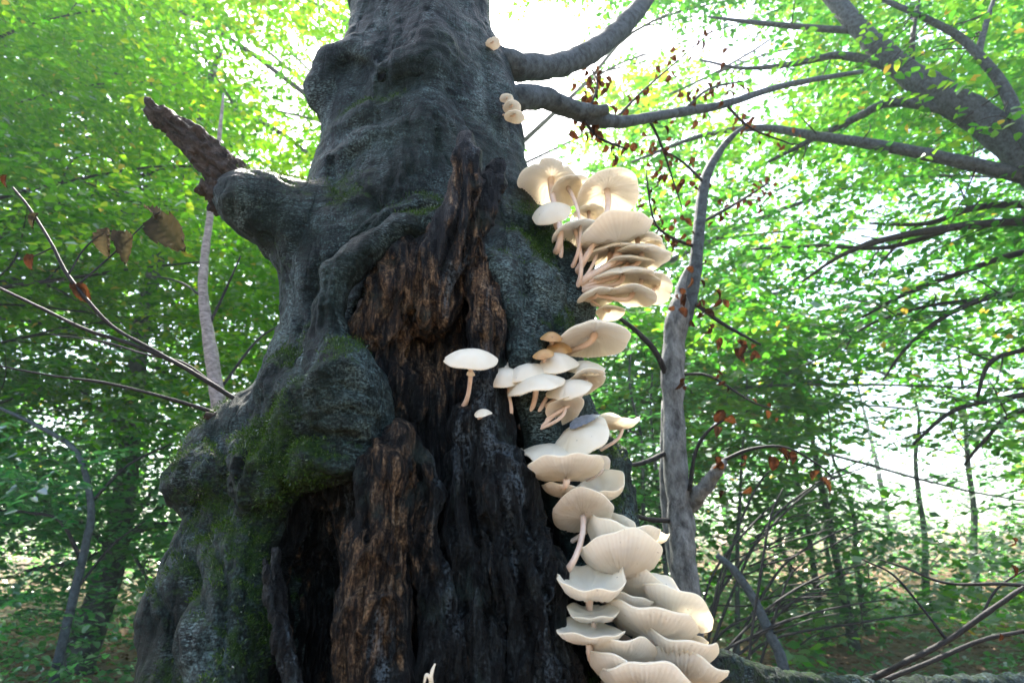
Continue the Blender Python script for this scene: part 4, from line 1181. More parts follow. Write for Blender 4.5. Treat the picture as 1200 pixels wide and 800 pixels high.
def leafy(parent, pts, mat, rg, n=14, ln=0.065, step=0.034, fine=False, hole=1.0, bias=0.0, spread=0.18, flat=0.35, name='crown', twigs=True, away=None):
    pts = pts[keep(pts, rg, hole)]
    # never grow through the old beech or into the lens
    pts = pts[np.hypot(pts[:, 0] + 0.15, pts[:, 1] - Y0) > 1.0]
    a = rg.uniform(0, 2 * np.pi, len(pts))
    dr = np.column_stack([np.cos(a), np.sin(a), rg.normal(-0.05, 0.18, len(pts))])
    pos, ld, nm, L, tw = spray_leaves(pts, dr, n, ln, step, rg, flat)
    sel = rg.random(len(pos)) < 0.9
    pos, ld, nm, L = pos[sel], ld[sel], nm[sel], L[sel]
    v, q, m = leaf_geo(pos, ld, nm, L, L * rg.uniform(0.55, 0.72, len(L)), 0.18, fine)
    pv = np.clip(0.42 + bias + 0.55 * perlin(pos * 0.55 + 8) + rg.normal(0, spread, len(pos)), 0, 0.93)
    pv = np.where(rg.random(len(pos)) < 0.012, 1.0, pv)
    o = mesh_np(name, v, q, mat, parent, smooth=False, attrs={'var': np.repeat(pv, m)})
    o['kind'] = 'stuff'
    if twigs:
        v, q = twig_geo(tw, 0.0022)
        t = mesh_np('twigs', v, q, M['twig'], parent, smooth=False); t['kind'] = 'stuff'
    return len(pos)

def tree(name, label, base, top, r0, mat, parent_group=None, lean=0.0, cat='tree'):
    """tapered trunk from the ground to top"""
    b = np.array(base, float); b[2] = float(ground_z(np.array([b[0]]), np.array([b[1]]))[0]) - 0.15
    t = np.array(top, float)
    e = empty(name, b + [0, 0, 0.15], label, cat, parent_group)
    w = np.random.default_rng(int(abs(b[0] * 100) + b[1] * 10))
    path = []
    for k, s in enumerate(np.linspace(0, 1, 8)):
        p = b + (t - b) * s + np.array([*w.normal(0, 0.10 * r0 / 0.15, 2), 0]) * (0 < k < 7)
        path.append([*p, r0 * (1.25 - 0.25 * min(1, s * 6)) * (1 - 0.72 * s)])
    path = np.array(path)
    tube('trunk', path, mat, e, 12, 0.12, 5)
    return e, path

def limbs(e, path, cents, mat, rg, count, r=0.03):
    """limbs from the trunk out to some of the clumps, each forking once"""
    if len(cents) == 0: return
    for c in cents[rg.permutation(len(cents))[:count]]:
        dz = np.abs(path[:, 2] - (c[2] - 0.35 * np.hypot(*(c[:2] - path[0, :2]))))
        i = int(np.argmin(dz)); i = max(1, min(i, len(path) - 1))
        a = path[i, :3]; rr = min(r * rg.uniform(0.6, 1.3), path[i, 3] * 0.6)
        ln = np.linalg.norm(c - a)
        mid1 = a + (c - a) * 0.35 + np.array([0, 0, 0.10 * ln]) + rg.normal(0, 0.05 * ln, 3)
        mid2 = a + (c - a) * 0.7 + np.array([0, 0, 0.08 * ln]) + rg.normal(0, 0.05 * ln, 3)
        pt = [[*a, rr], [*mid1, rr * 0.75], [*mid2, rr * 0.45], [*c, rr * 0.2]]
        o = tube('limb', pt, mat, e, 6, 0.1, 5)
        f = MB()
        for _ in range(4):
            s = rg.uniform(0.3, 0.9); k = catmull(np.array(pt), 10); st = k[int(s * (len(k) - 1))]
            en = st[:3] + (c - a) / ln * 0.35 * ln * rg.uniform(0.4, 1) + rg.normal(0, 0.16 * ln, 3) * [1, 1, 0.5]
            md = (st[:3] + en) / 2 + rg.normal(0, 0.03 * ln, 3)
            v, q, t = tube_geo(catmull(np.array([[*st[:3], st[3] * 0.6], [*md, st[3] * 0.4], [*en, 0.002]]), 4), 5)
            f.add(v, q, t)
        f.build('branchlet', mat, o)['kind'] = 'stuff'

DEN = 2.6
total = 0
rgL = np.random.default_rng(11)
# left side: three beeches one behind the other, a leaning dark trunk and saplings
def leafy_tree(name, label, base, top, r0, layers, mat, bark, rg, nl, lr=0.03, group=None):
    global total
    e, path = tree(name, label, base, top, r0, bark, group)
    cs, ps = [], []
    for box, Yr, cnt, clump in layers:
        c, p = crown_points(box, Yr, int(cnt * DEN), rg, clump)
        cs.append(c); ps.append(p)
    return e, path, np.vstack(cs), np.vstack(ps)

e, path, cs, ps = leafy_tree('beech_tree', 'bright leaved beech behind the broken limb stub, crown nearest of those beyond the dried leaves',
    (-6.6, 4.4, 0), (-6.3, 5.0, 8.5), 0.11, [((-170, -50, 400, 330), (4.0, 6.2), 1150, 0.45), ((-150, 250, 360, 520), (4.5, 6.5), 520, 0.45)], None, M['far_bark'], rgL, 0)
limbs(e, path, cs, M['twig'], rgL, 16, 0.028); total += leafy(e, ps, M['leaf_l'], rgL, 14, 0.076, 0.037, True, 1.0, 0.10)
e, path, cs, ps = leafy_tree('beech_tree', 'tall beech with dense yellow green crown standing behind the birch stem',
    (-2.0, 8.6, 0), (-2.2, 9.2, 14), 0.17, [((-200, -50, 420, 480), (7, 10.5), 2350, 0.7), ((380, -40, 660, 620), (8, 13), 420, 0.8)], None, M['far_bark'], rgL, 0)
limbs(e, path, cs, M['far_bark'], rgL, 16, 0.05); total += leafy(e, ps, M['leaf_l'], rgL, 15, 0.13, 0.054, False, 0.9, 0.04, twigs=False)
e, path, cs, ps = leafy_tree('beech_tree', 'dark leaning beech trunk rising through low leaves on the far left slope',
    (*P(92, 760, 6.3)[:2], 0), (*P(215, 250, 7.2)[:2], 9.0), 0.14, [((-180, 430, 330, 700), (5.5, 9.5), 1500, 0.6)], None, M['far_bark'], rgL, 0)
limbs(e, path, cs, M['far_bark'], rgL, 9, 0.035); total += leafy(e, ps, M['leaf_u'], rgL, 14, 0.095, 0.048, False, 0.8, 0.1, twigs=False)
e, path, cs, ps = leafy_tree('beech_tree', 'distant beech closing the view between the old trunk and the left slope',
    (-4.0, 15, 0), (-4.0, 16, 19), 0.24, [((-200, -30, 430, 620), (13, 18), 1900, 1.2)], None, M['far_bark'], rgL, 0)
limbs(e, path, cs, M['far_bark'], rgL, 8, 0.07); total += leafy(e, ps, M['leaf_l'], rgL, 15, 0.19, 0.08, False, 0.75, -0.02, twigs=False)
# slim grey sapling in the lower left corner
e = empty('sapling', (*P(60, 800, 4.0)[:2], 0.0), 'slim grey sapling with a bent top on the lower left slope', 'sapling')
tube('trunk', [[*P(48, 880, 4.0)[:2], -0.1, 0.04]] + px_path([(48, 880, 4.0, 6), (66, 785, 4.0, 5.5), (86, 700, 4.0, 5), (100, 640, 4.0, 4.5), (107, 600, 4.0, 4), (100, 555, 4.0, 3.4), (86, 525, 4.05, 3), (50, 502, 4.1, 2.4), (0, 478, 4.2, 1.8), (-60, 455, 4.3, 1)]), M['limb'], e, 8, 0.08)
for pth in ([(95, 655, 4.0, 2.5), (70, 610, 3.95, 2), (30, 600, 3.9, 1.5), (-30, 596, 3.8, 1)], [(105, 590, 4, 2.2), (150, 545, 4.1, 1.6), (200, 520, 4.2, 1)], [(90, 690, 4, 2), (130, 640, 4.1, 1.5), (170, 610, 4.2, 1)]):
    tube('limb', px_path(pth), M['twig'], e, 6, 0.1)
c, p = crown_points((-120, 520, 240, 800), (3.4, 5.2), 330, rgL, 0.3)
total += leafy(e, p, M['leaf_u'], rgL, 13, 0.062, 0.034, True, 0.9, 0.05)
# birch stem seen beside the stub
e = empty('birch_sapling', (*P(262, 520, 3.2)[:2], 0.0), 'pale pinkish birch stem rising behind the old trunk under the broken limb', 'tree')
bp = px_path([(262, 560, 3.2, 9), (258, 490, 3.2, 8.5), (250, 430, 3.2, 7.5), (243, 385, 3.2, 6.5), (238, 340, 3.2, 5.5), (240, 300, 3.2, 4.6), (245, 262, 3.2, 4), (248, 235, 3.2, 3.4), (256, 170, 3.2, 2.5), (262, 110, 3.25, 1.2)])
tube('trunk', [[bp[0][0] + 0.03, 3.2, -0.1, 0.055]] + bp, M['birch'], e, 10, 0.14)
for pth in ([(243, 385, 3.2, 2), (262, 345, 3.2, 1.5), (282, 300, 3.15, 0.9)], [(240, 350, 3.2, 1.8), (210, 330, 3.25, 1.2), (170, 322, 3.3, 0.8)], [(255, 460, 3.2, 2), (300, 400, 3.3, 1.4), (330, 380, 3.4, 1)]):
    tube('limb', px_path(pth), M['twig'], e, 6, 0.1)

# right side
rgR = np.random.default_rng(23)
e = empty('beech_tree', (*P(1420, 600, 3.0)[:2], 0.0), 'grey beech with thick forked limb reaching in over the thin dead tree', 'tree')
RB = P(1420, 300, 3.0)
tube('trunk', [[RB[0], RB[1], -0.2, 0.26], [RB[0], RB[1], 0.5, 0.21], [RB[0] - 0.03, RB[1], 1.6, 0.18], [RB[0] - 0.05, RB[1], 2.6, 0.17], [RB[0], RB[1] + 0.1, 4, 0.15], [RB[0] + 0.2, RB[1] + 0.3, 7, 0.09], [RB[0] + 0.2, RB[1] + 0.5, 9, 0.03]], M['limb'], e, 16, 0.08)
bigp = px_path([(1420, 420, 3.0, 34), (1300, 290, 3.0, 26), (1210, 192, 3.0, 21), (1165, 150, 3.05, 19), (1110, 115, 3.1, 16.5), (1060, 82, 3.2, 14), (1015, 42, 3.3, 11), (975, -5, 3.4, 10), (925, -70, 3.5, 7), (880, -150, 3.7, 4)])
big = tube('limb', [[RB[0], RB[1], bigp[0][2] - 0.25, 0.15]] + bigp, M['limb'], e, 14, 0.12, 7)
R_paths = [[(1240, 215, 3.0, 12), (1180, 202, 3.05, 9.5), (1110, 186, 3.1, 8.5), (1040, 172, 3.2, 7.5), (960, 160, 3.4, 6), (890, 150, 3.6, 4.5), (820, 160, 3.8, 3), (740, 190, 4, 1.5)],
           [(1150, 140, 3.05, 9), (1090, 124, 3.15, 7), (1040, 121, 3.3, 6), (1000, 140, 3.5, 5), (955, 162, 3.7, 4), (900, 190, 3.9, 2)],
           [(1065, 85, 3.2, 7), (1020, 72, 3.3, 6), (980, 65, 3.4, 5), (930, 75, 3.6, 4), (870, 80, 3.8, 2.4), (820, 70, 4, 1.2)],
           [(1000, 36, 3.35, 5), (940, 32, 3.5, 4), (880, 26, 3.7, 3), (830, 20, 3.9, 1.5)],
           [(1230, 200, 2.9, 11), (1196, 150, 2.9, 9), (1175, 100, 2.9, 7), (1130, 48, 2.95, 5.5), (1085, 22, 3.0, 4.5), (1030, -2, 3.1, 3)],
           [(1145, 68, 2.95, 5), (1155, 30, 3, 3.5), (1168, -10, 3, 2.5)], [(1068, 80, 3.2, 4), (1070, 40, 3.2, 3), (1078, -10, 3.3, 2)],
           [(1290, 250, 3.2, 9), (1200, 240, 3.3, 7), (1140, 244, 3.35, 6), (1085, 262, 3.4, 4), (1020, 262, 3.6, 2)],
           [(1290, 255, 3.0, 11), (1200, 259, 3.1, 8), (1120, 266, 3.2, 7), (1040, 280, 3.3, 5.5), (985, 300, 3.4, 4), (940, 330, 3.5, 2)],
           [(1120, 266, 3.2, 5), (1040, 290, 3.4, 4), (960, 288, 3.6, 3), (880, 292, 3.8, 2)],
           [(1300, 290, 3.3, 8), (1200, 296, 3.4, 6), (1130, 318, 3.5, 5), (1060, 345, 3.6, 4), (1010, 372, 3.7, 2)],
           [(1300, 330, 3.2, 8), (1200, 345, 3.3, 6), (1160, 348, 3.35, 5.5), (1105, 372, 3.4, 4.5), (1060, 410, 3.5, 3), (1035, 445, 3.6, 1.5)],
           [(1160, 350, 3.35, 4), (1080, 360, 3.5, 3), (1010, 385, 3.6, 2), (990, 410, 3.7, 1)],
           [(1300, 390, 3.2, 7), (1200, 410, 3.3, 5), (1160, 425, 3.35, 4), (1145, 465, 3.4, 2.5)],
           [(1300, 440, 3.4, 7), (1200, 462, 3.5, 5), (1120, 480, 3.6, 4), (1070, 520, 3.7, 2.5)],
           [(1300, 500, 3.4, 6), (1200, 480, 3.5, 4.5), (1150, 520, 3.6, 3), (1130, 545, 3.7, 2)]]
Rpts = []
for k, pth in enumerate(R_paths):
    pp = [[*q[:3], q[3] * (0.68 if k > 6 else 0.9)] for q in px_path(pth)]
    if pth[0][0] >= 1290:
        pp = [[RB[0], RB[1] + 0.02, pp[0][2] - 0.12, pp[0][3] * 1.3]] + pp
    tube('limb', pp, M['limb'] if k < 6 else M['twig'], e, 8, 0.12, 6)
    kk = catmull(np.array(pp), 10)
    for _ in range(6):
        s_ = kk[rgR.integers(len(kk) // 5, len(kk) - 4)]
        dd_ = np.array([-rgR.uniform(0.1, 0.5), rgR.normal(0.1, 0.25), rgR.normal(-0.02, 0.22)])
        m_ = s_[:3] + dd_ * 0.5 + rgR.normal(0, 0.03, 3)
        tube('twig', [[*s_[:3], min(0.006, s_[3] * 0.5)], [*m_, 0.0035], [*(s_[:3] + dd_ * rgR.uniform(0.8, 1.3) - [0, 0, 0.05]), 0.0012]], M['twig'], e, 5, 0.15, 5)
    dn = catmull(np.array(pp), 14)[:, :3]
    Rpts.append(np.repeat(dn, 2, axis=0) + rgR.normal(0, 1, (len(dn) * 2, 3)) * [0.16, 0.16, 0.07])
Rpts = np.vstack(Rpts)
c, p = crown_points((650, -50, 1350, 440), (3.4, 5.4), 760, rgR, 0.4)
total += leafy(e, np.vstack([Rpts[rgR.random(len(Rpts)) < 0.2], p]), M['leaf_r'], rgR, 13, 0.070, 0.036, True, 0.95, 0.0)
e, path, cs, ps = leafy_tree('beech_tree', 'spreading green beech standing behind the thin dead tree',
    (-0.5, 8.4, 0), (-0.6, 8.8, 13), 0.17, [((640, -50, 1360, 460), (6.5, 9.5), 2250, 0.65), ((680, 340, 980, 660), (6.0, 9), 430, 0.5), ((820, 420, 1330, 720), (6.0, 10), 900, 0.55)], None, M['far_bark'], rgR, 0)
limbs(e, path, cs, M['far_bark'], rgR, 16, 0.045); total += leafy(e, ps, M['leaf_r'], rgR, 15, 0.128, 0.054, False, 1.1, 0.08, twigs=False)
e, path, cs, ps = leafy_tree('beech_tree', 'pale distant beech beyond the sunny bank on the right',
    (17, 15.5, 0), (16.5, 16, 18), 0.24, [((640, -20, 1380, 640), (12, 17), 2000, 1.1)], None, M['far_bark'], rgR, 0)
limbs(e, path, cs, M['far_bark'], rgR, 10, 0.07); total += leafy(e, ps, M['leaf_r'], rgR, 15, 0.18, 0.08, False, 1.15, 0.08, twigs=False)
# understory: group of thin young trees on the bank, each its own
yl = ['slim dark young tree leaning left on the brown bank', 'stoutest of the close leaning young trees on the bank', 'young tree close beside the stoutest leaning one on the bank', 'thin young tree half hidden behind the leaning ones on the bank', 'slim young tree nearest the bare brush on the bank', 'straight grey young tree standing alone further up the bank', 'thicker grey young tree highest on the far bank']
for i, (px, py, Y, tx, ty, r) in enumerate(((968, 760, 8.5, 935, 560, 0.05), (1004, 770, 8.0, 955, 520, 0.06), (1022, 765, 9.0, 985, 560, 0.045), (985, 752, 10, 965, 600, 0.05),
                                            (930, 745, 9.5, 915, 590, 0.04), (1090, 735, 12, 1075, 520, 0.07), (1150, 720, 13, 1130, 480, 0.08))):
    b, t = P(px, py, Y), P(tx, ty, Y + 0.3)
    e, path = tree('young_tree', yl[i], b, t + (t - b) * 0.6, r, M['far_bark'], 'thin young trees standing on the bank')
    cs, ps = crown_points((tx - 110, ty - 30, tx + 120, py - 60), (Y - 1.2, Y + 1.4), 260, rgR, 0.45)
    limbs(e, path, cs, M['twig'], rgR, 4, 0.014)
    total += leafy(e, ps, M['leaf_u'], rgR, 13, 0.09, 0.045, False, 0.7, 0.1, flat=0.25)
sl = ['slender sapling nearest the thin dead tree trunk in the thicket', 'slender sapling directly behind the thin dead tree trunk', 'slender sapling between the mushrooms and thin dead tree', 'farthest slender sapling seen beside the mushroom column', 'slender sapling on the far side of the thin dead tree, by the bare brush']
for i, (px, py, Y, tx, ty, r) in enumerate(((765, 760, 5.2, 745, 470, 0.03), (782, 760, 5.6, 768, 500, 0.035), (752, 770, 5.8, 730, 520, 0.03), (720, 770, 6.4, 735, 480, 0.035), (850, 770, 6.2, 870, 500, 0.03))):
    b, t = P(px, py, Y), P(tx, ty, Y + 0.2)
    e, path = tree('young_tree', sl[i], b, t + (t - b) * 0.3, r, M['far_bark'], 'slender saplings in the thicket')
    cs, ps = crown_points((tx - 60, ty - 80, tx + 60, py - 150), (Y - 0.8, Y + 1.2), 130, rgR, 0.3)
    limbs(e, path, cs, M['twig'], rgR, 3, 0.012)
    total += leafy(e, ps, M['leaf_u'], rgR, 13, 0.062, 0.038, False, 0.8, 0.1)
# far wood closing the horizon
rgF = np.random.default_rng(5)
fx = rgF.uniform(-45, 48, 6500); fy = rgF.uniform(24, 44, 6500)
fz = ground_z(fx, fy) + rgF.gamma(2.2, 2.4, 6500)
fp = np.column_stack([fx, fy, fz])
fe = empty('far_wood', (0, 34, 2), kind_label := 'distant leafy wood closing off the view behind the bank', 'wood')
del fe['category']; del fe['label']; fe['kind'] = 'stuff'
total += leafy(fe, fp, M['leaf_r'], rgF, 12, 0.36, 0.17, False, 1.1, 0.05, twigs=False, flat=0.6, name='foliage')
ux = rgF.uniform(-20, 26, 3600); uy = rgF.uniform(12, 24, 3600)
up2 = np.column_stack([ux, uy, ground_z(ux, uy) + 0.15 + rgF.gamma(1.6, 0.9, 3600)])
total += leafy(fe, up2, M['leaf_u'], rgF, 10, 0.17, 0.085, False, 0.35, 0.25, twigs=False, flat=0.4, name='undergrowth')
ft = MB()
for k in range(22):
    x, y = rgF.uniform(-40, 44), rgF.uniform(22, 42)
    z = float(ground_z(np.array([x]), np.array([y]))[0])
    v, q, t = tube_geo(np.array([[x, y, z - 0.2, 0.2], [x + rgF.normal(0, 0.2), y, z + 5, 0.15], [x + rgF.normal(0, 0.5), y, z + 13, 0.05]]), 6)
    ft.add(v, q, t)
o = ft.build('trunks', M['far_bark'], fe); o['kind'] = 'stuff'

# leaf litter and low herbs on the floor
n = 42000
lx = rgF.uniform(-9, 13, n); ly = 2.2 + 16 * rgF.random(n) ** 1.3
lp = np.column_stack([lx, ly, ground_z(lx, ly) + 0.012 + 0.02 * rgF.random(n)])
ang = rgF.uniform(0, 6.28, n)
v, q, m_ = leaf_geo(lp, np.column_stack([np.cos(ang), np.sin(ang), rgF.normal(0, 0.15, n)]), np.array([0, 0, 1.0]) + rgF.normal(0, 0.35, (n, 3)), rgF.uniform(0.05, 0.085, n), rgF.uniform(0.03, 0.05, n), 0.2, False)
lit_mat = leaf_material('leaf_litter', [(0.0, (0.05, 0.028, 0.016)), (0.5, (0.16, 0.085, 0.042)), (1.0, (0.34, 0.21, 0.12))], [(0.0, (0.1, 0.05, 0.02)), (1.0, (0.4, 0.22, 0.08))], 0.0, 0.2)
o = mesh_np('leaf_litter', v, q, lit_mat, None, smooth=False, attrs={'var': np.repeat(rgF.random(n), m_)})
o['kind'] = 'stuff'
cx = rgF.uniform(-9, 15, 300); cyy = rgF.uniform(4.0, 19, 300)
hx = np.repeat(cx, 22) + rgF.normal(0, 0.35, 300 * 22); hy = np.repeat(cyy, 22) + rgF.normal(0, 0.35, 300 * 22)
hp = np.column_stack([hx, hy, ground_z(hx, hy) + 0.03 + 0.22 * rgF.random(len(hx))])
ho = empty('ground_cover', (0, 8, 0)); ho['kind'] = 'stuff'
total += leafy(ho, hp, M['leaf_u'], rgF, 6, 0.075, 0.035, False, 0.0, 0.1, flat=0.5, twigs=False, name='herbs')
print('LEAVES', total)

# ------------------------------------------------------------------ thin dead tree with dried leaves
e = empty('dead_tree', (*P(808, 760, 2.0)[:2], 0.0), 'thin weathered grey dead tree with brown dried leaves beside the mushrooms', 'dead tree')
d0 = px_path([(812, 820, 2.0, 18), (808, 740, 2.0, 17), (803, 670, 2.0, 15), (798, 610, 2.0, 15), (793, 555, 2.0, 14), (790, 500, 2.0, 13), (789, 450, 2.0, 13), (791, 400, 2.0, 13), (796, 360, 2.0, 12), (803, 335, 2.0, 9), (810, 316, 1.99, 6)])
tube('trunk', [[d0[0][0] + 0.04, 2.0, -0.1, 0.085], [d0[0][0] + 0.01, 2.0, 0.5, 0.07]] + d0, M['grey_stem'], e, 18, 0.24, 12)
up_ = px_path([(800, 380, 2.0, 9), (808, 350, 1.99, 9), (814, 318, 1.98, 8), (818, 280, 1.98, 7), (822, 240, 2.0, 6.5), (828, 205, 2.02, 6), (843, 178, 2.06, 4.4), (858, 160, 2.08, 3.2), (872, 148, 2.1, 1.4)])
tube('limb', up_, M['limb'], e, 10, 0.1, 6)
tube('limb', px_path([(818, 800, 2.12, 12), (800, 700, 2.12, 11), (786, 610, 2.12, 10), (782, 540, 2.1, 9), (784, 470, 2.08, 8)]), M['grey_stem'], e, 10, 0.15)
stub = tube('limb_stub', px_path([(798, 600, 2.04, 8), (816, 582, 1.98, 9), (832, 562, 1.94, 8), (844, 546, 1.91, 6), (852, 536, 1.91, 2)]), M['grey_stem'], e, 12, 0.4, 9)
dtw = [[(784, 445, 2.0, 4), (768, 412, 1.95, 3.6), (748, 390, 1.92, 3.2), (728, 374, 1.9, 2.5), (716, 366, 1.9, 1.5)],
       [(782, 530, 2.0, 3.5), (750, 543, 1.95, 3), (722, 545, 1.9, 2.5), (700, 540, 1.88, 1.5)],
       [(786, 610, 2.0, 3.5), (760, 608, 1.95, 2.8), (735, 600, 1.92, 2.4), (718, 588, 1.9, 1.4)],
       [(808, 575, 1.96, 2.6), (815, 530, 1.93, 2.2), (830, 505, 1.9, 2), (848, 492, 1.88, 1.2)],
       [(846, 540, 1.91, 2.4), (880, 526, 1.86, 2), (920, 524, 1.82, 1.6), (960, 545, 1.8, 1.2), (978, 562, 1.78, 0.8)],
       [(808, 350, 1.99, 3), (836, 372, 1.95, 2.4), (862, 388, 1.93, 2), (892, 404, 1.9, 1.2)],
       [(818, 290, 1.98, 2.5), (790, 280, 1.95, 2), (770, 265, 1.94, 1.5), (762, 240, 1.93, 1.2), (757, 200, 1.92, 0.8)],
       [(820, 262, 2.0, 2.2), (860, 240, 2.05, 1.8), (900, 215, 2.1, 1.2)],
       [(826, 215, 2.0, 2), (800, 190, 2.0, 1.6), (775, 175, 2.0, 1)],
       [(790, 440, 2.0, 2), (830, 440, 1.95, 1.6), (880, 470, 1.9, 1.2), (910, 480, 1.9, 0.8)]]
dobj = [tube('twig', px_path(t), M['twig'], e, 6, 0.15, 6) for t in dtw]
rgD = np.random.default_rng(9)
def hang(px, py, Y, parent, size=1.0, mats=dry_meshes, dirn=None):
    d = dirn if dirn is not None else (rgD.normal(0, 0.7), rgD.normal(0, 0.5), -0.8)
    place_leaf(mats[rgD.integers(len(mats))], P(px, py, Y), d, (rgD.normal(0, 0.6), -1.0, 0.3 + rgD.normal(0, 0.4)), parent, size)
for px, py, s, t in ((848, 480, 1.35, 3), (858, 486, 1.5, 3), (842, 500, 1.0, 3), (838, 535, 1.0, 4), (846, 540, 1.1, 4), (868, 535, 1.1, 4), (880, 570, 0.8, 4), (848, 575, 0.6, 4)):
    hang(px, py, 1.87, dobj[t], s * 0.75)
for px, py, dx in ((912, 526, 1), (922, 530, 1), (902, 534, 0.3), (950, 552, 1), (960, 560, 1)):
    hang(px, py, 1.79, dobj[4], 0.95, dirn=(0.6 * dx, -0.1, -0.55))
for px, py in ((797, 338), (804, 345), (812, 312), (822, 352), (838, 340), (845, 350), (826, 362), (832, 380), (820, 366), (845, 395), (866, 400), (876, 404), (884, 410), (862, 408), (810, 325), (795, 362)):
    hang(px, py, rgD.uniform(1.88, 1.96), dobj[5], rgD.uniform(0.6, 0.95))
    hang(px + rgD.normal(0, 7), py + rgD.normal(0, 7), rgD.uniform(1.88, 1.96), dobj[5], rgD.uniform(0.45, 0.7))
for k in range(90):
    t = [6, 7, 8, 9, 6, 7][k % 6]
    pp = dtw[t]; a, b = pp[rgD.integers(len(pp))], pp[rgD.integers(len(pp))]
    f = rgD.random()
    hang(a[0] + (b[0] - a[0]) * f + rgD.normal(0, 9), a[1] + (b[1] - a[1]) * f + rgD.normal(0, 8), a[2], dobj[t], rgD.uniform(0.35, 0.6))
# dried leaves along the lower limb of the old beech
tw_l = [[(680, 132, 1.36, 3), (700, 160, 1.4, 2), (735, 175, 1.5, 1.2)], [(690, 128, 1.4, 2), (700, 100, 1.45, 1.5), (692, 78, 1.5, 1)], [(760, 138, 1.6, 2), (775, 170, 1.65, 1.5), (790, 215, 1.7, 1), (800, 245, 1.72, 0.8)],
        [(800, 131, 1.75, 2), (830, 105, 1.8, 1.5), (870, 95, 1.9, 1)], [(850, 122, 1.95, 2), (880, 150, 2.0, 1.5), (930, 170, 2.1, 1)], [(720, 141, 1.5, 2), (750, 110, 1.55, 1.4), (790, 75, 1.6, 1), (830, 40, 1.7, 0.8)]]
for t in tw_l:
    o = tube('twig', px_path(t), M['twig'], limb_b, 5, 0.1)
    for k in range(26):
        i = rgD.integers(len(t) - 1); f = rgD.random()
        a, b = t[i], t[i + 1]
        hang(a[0] + (b[0] - a[0]) * f + rgD.normal(0, 12), a[1] + (b[1] - a[1]) * f + rgD.normal(0, 9), a[2] + (b[2] - a[2]) * f, limb_b, rgD.uniform(0.38, 0.66))

# twigs on the left of the old beech with big dried leaves
ltw = [[(300, 478, 1.06, 3.6), (280, 470, 1.04, 3.2), (240, 445, 1.02, 2.8), (200, 422, 1.0, 2.6), (150, 402, 0.98, 2.4), (100, 386, 0.96, 2.2), (50, 362, 0.94, 2.0), (0, 338, 0.92, 1.7), (-60, 310, 0.9, 1.2)],
       [(215, 430, 1.01, 2.2), (180, 410, 0.99, 2.0), (135, 385, 0.98, 2.2), (105, 355, 0.96, 2.2), (78, 320, 0.95, 2.2), (60, 285, 0.94, 1.8), (35, 245, 0.93, 1.6), (15, 220, 0.92, 1.2)],
       [(300, 486, 1.08, 4.5), (270, 490, 1.07, 3.2), (235, 478, 1.06, 2.4), (180, 462, 1.05, 2.0), (120, 448, 1.04, 1.8), (60, 440, 1.03, 1.4), (-20, 425, 1.02, 1.0)],
       [(258, 456, 1.03, 1.6), (215, 425, 1.04, 1.3), (170, 415, 1.05, 1.2), (120, 400, 1.06, 1.0), (60, 392, 1.07, 0.8)],
       [(80, 322, 0.95, 1.2), (100, 290, 0.96, 1.0), (125, 272, 0.97, 0.9), (145, 272, 0.97, 0.8)],
       [(90, 335, 0.955, 1.2), (130, 300, 0.97, 1.0), (170, 262, 0.98, 0.8), (188, 248, 0.98, 0.7)],
       [(62, 290, 0.94, 1.0), (40, 300, 0.93, 0.8), (22, 305, 0.93, 0.7)]]
lt = [tube('twig', px_path(t), M['twig'], beech, 7, 0.15, 7) for t in ltw]
tube('limb_stub', px_path([(300, 486, 1.10, 14), (278, 486, 1.06, 10), (258, 490, 1.04, 8), (240, 486, 1.03, 4)]), M['snag'], beech, 10, 0.3)
def big_leaf(px, py, Y, px2, py2, Y2, up, parent, me, s):
    a, b = P(px, py, Y), P(px2, py2, Y2)
    place_leaf(me, a, b - a, up, parent, s * np.linalg.norm(b - a) / 0.112)
big_leaf(170, 243, 0.98, 200, 250, 0.97, (0.1, -0.5, 0.9), lt[5], grey_meshes[1], 1.0)
big_leaf(180, 256, 0.98, 212, 290, 0.95, (-0.3, -0.9, 0.4), lt[5], grey_meshes[0], 1.05)
big_leaf(126, 268, 0.97, 106, 302, 0.95, (-0.2, -0.9, 0.3), lt[4], grey_meshes[1], 1.05)
big_leaf(140, 272, 0.97, 150, 308, 0.95, (0.5, -0.8, 0.2), lt[4], grey_meshes[2], 1.0)
big_leaf(38, 298, 0.93, 15, 322, 0.91, (0.1, -0.9, 0.4), lt[6], dry_meshes[0], 1.0)
big_leaf(45, 250, 0.93, 26, 268, 0.92, (0.1, -0.7, 0.6), lt[1], grey_meshes[2], 1.0)
big_leaf(92, 332, 0.955, 100, 366, 0.94, (0.1, -0.9, 0.3), lt[1], dry_meshes[1], 1.15)
big_leaf(84, 335, 0.955, 112, 350, 0.94, (0.1, -0.6, 0.6), lt[1], dry_meshes[4], 1.0)
big_leaf(88, 330, 0.955, 74, 342, 0.94, (0.1, -0.6, 0.6), lt[1], dry_meshes[2], 1.0)
big_leaf(8, 205, 0.92, -6, 228, 0.92, (0.1, -0.9, 0.3), lt[1], dry_meshes[2], 1.0)

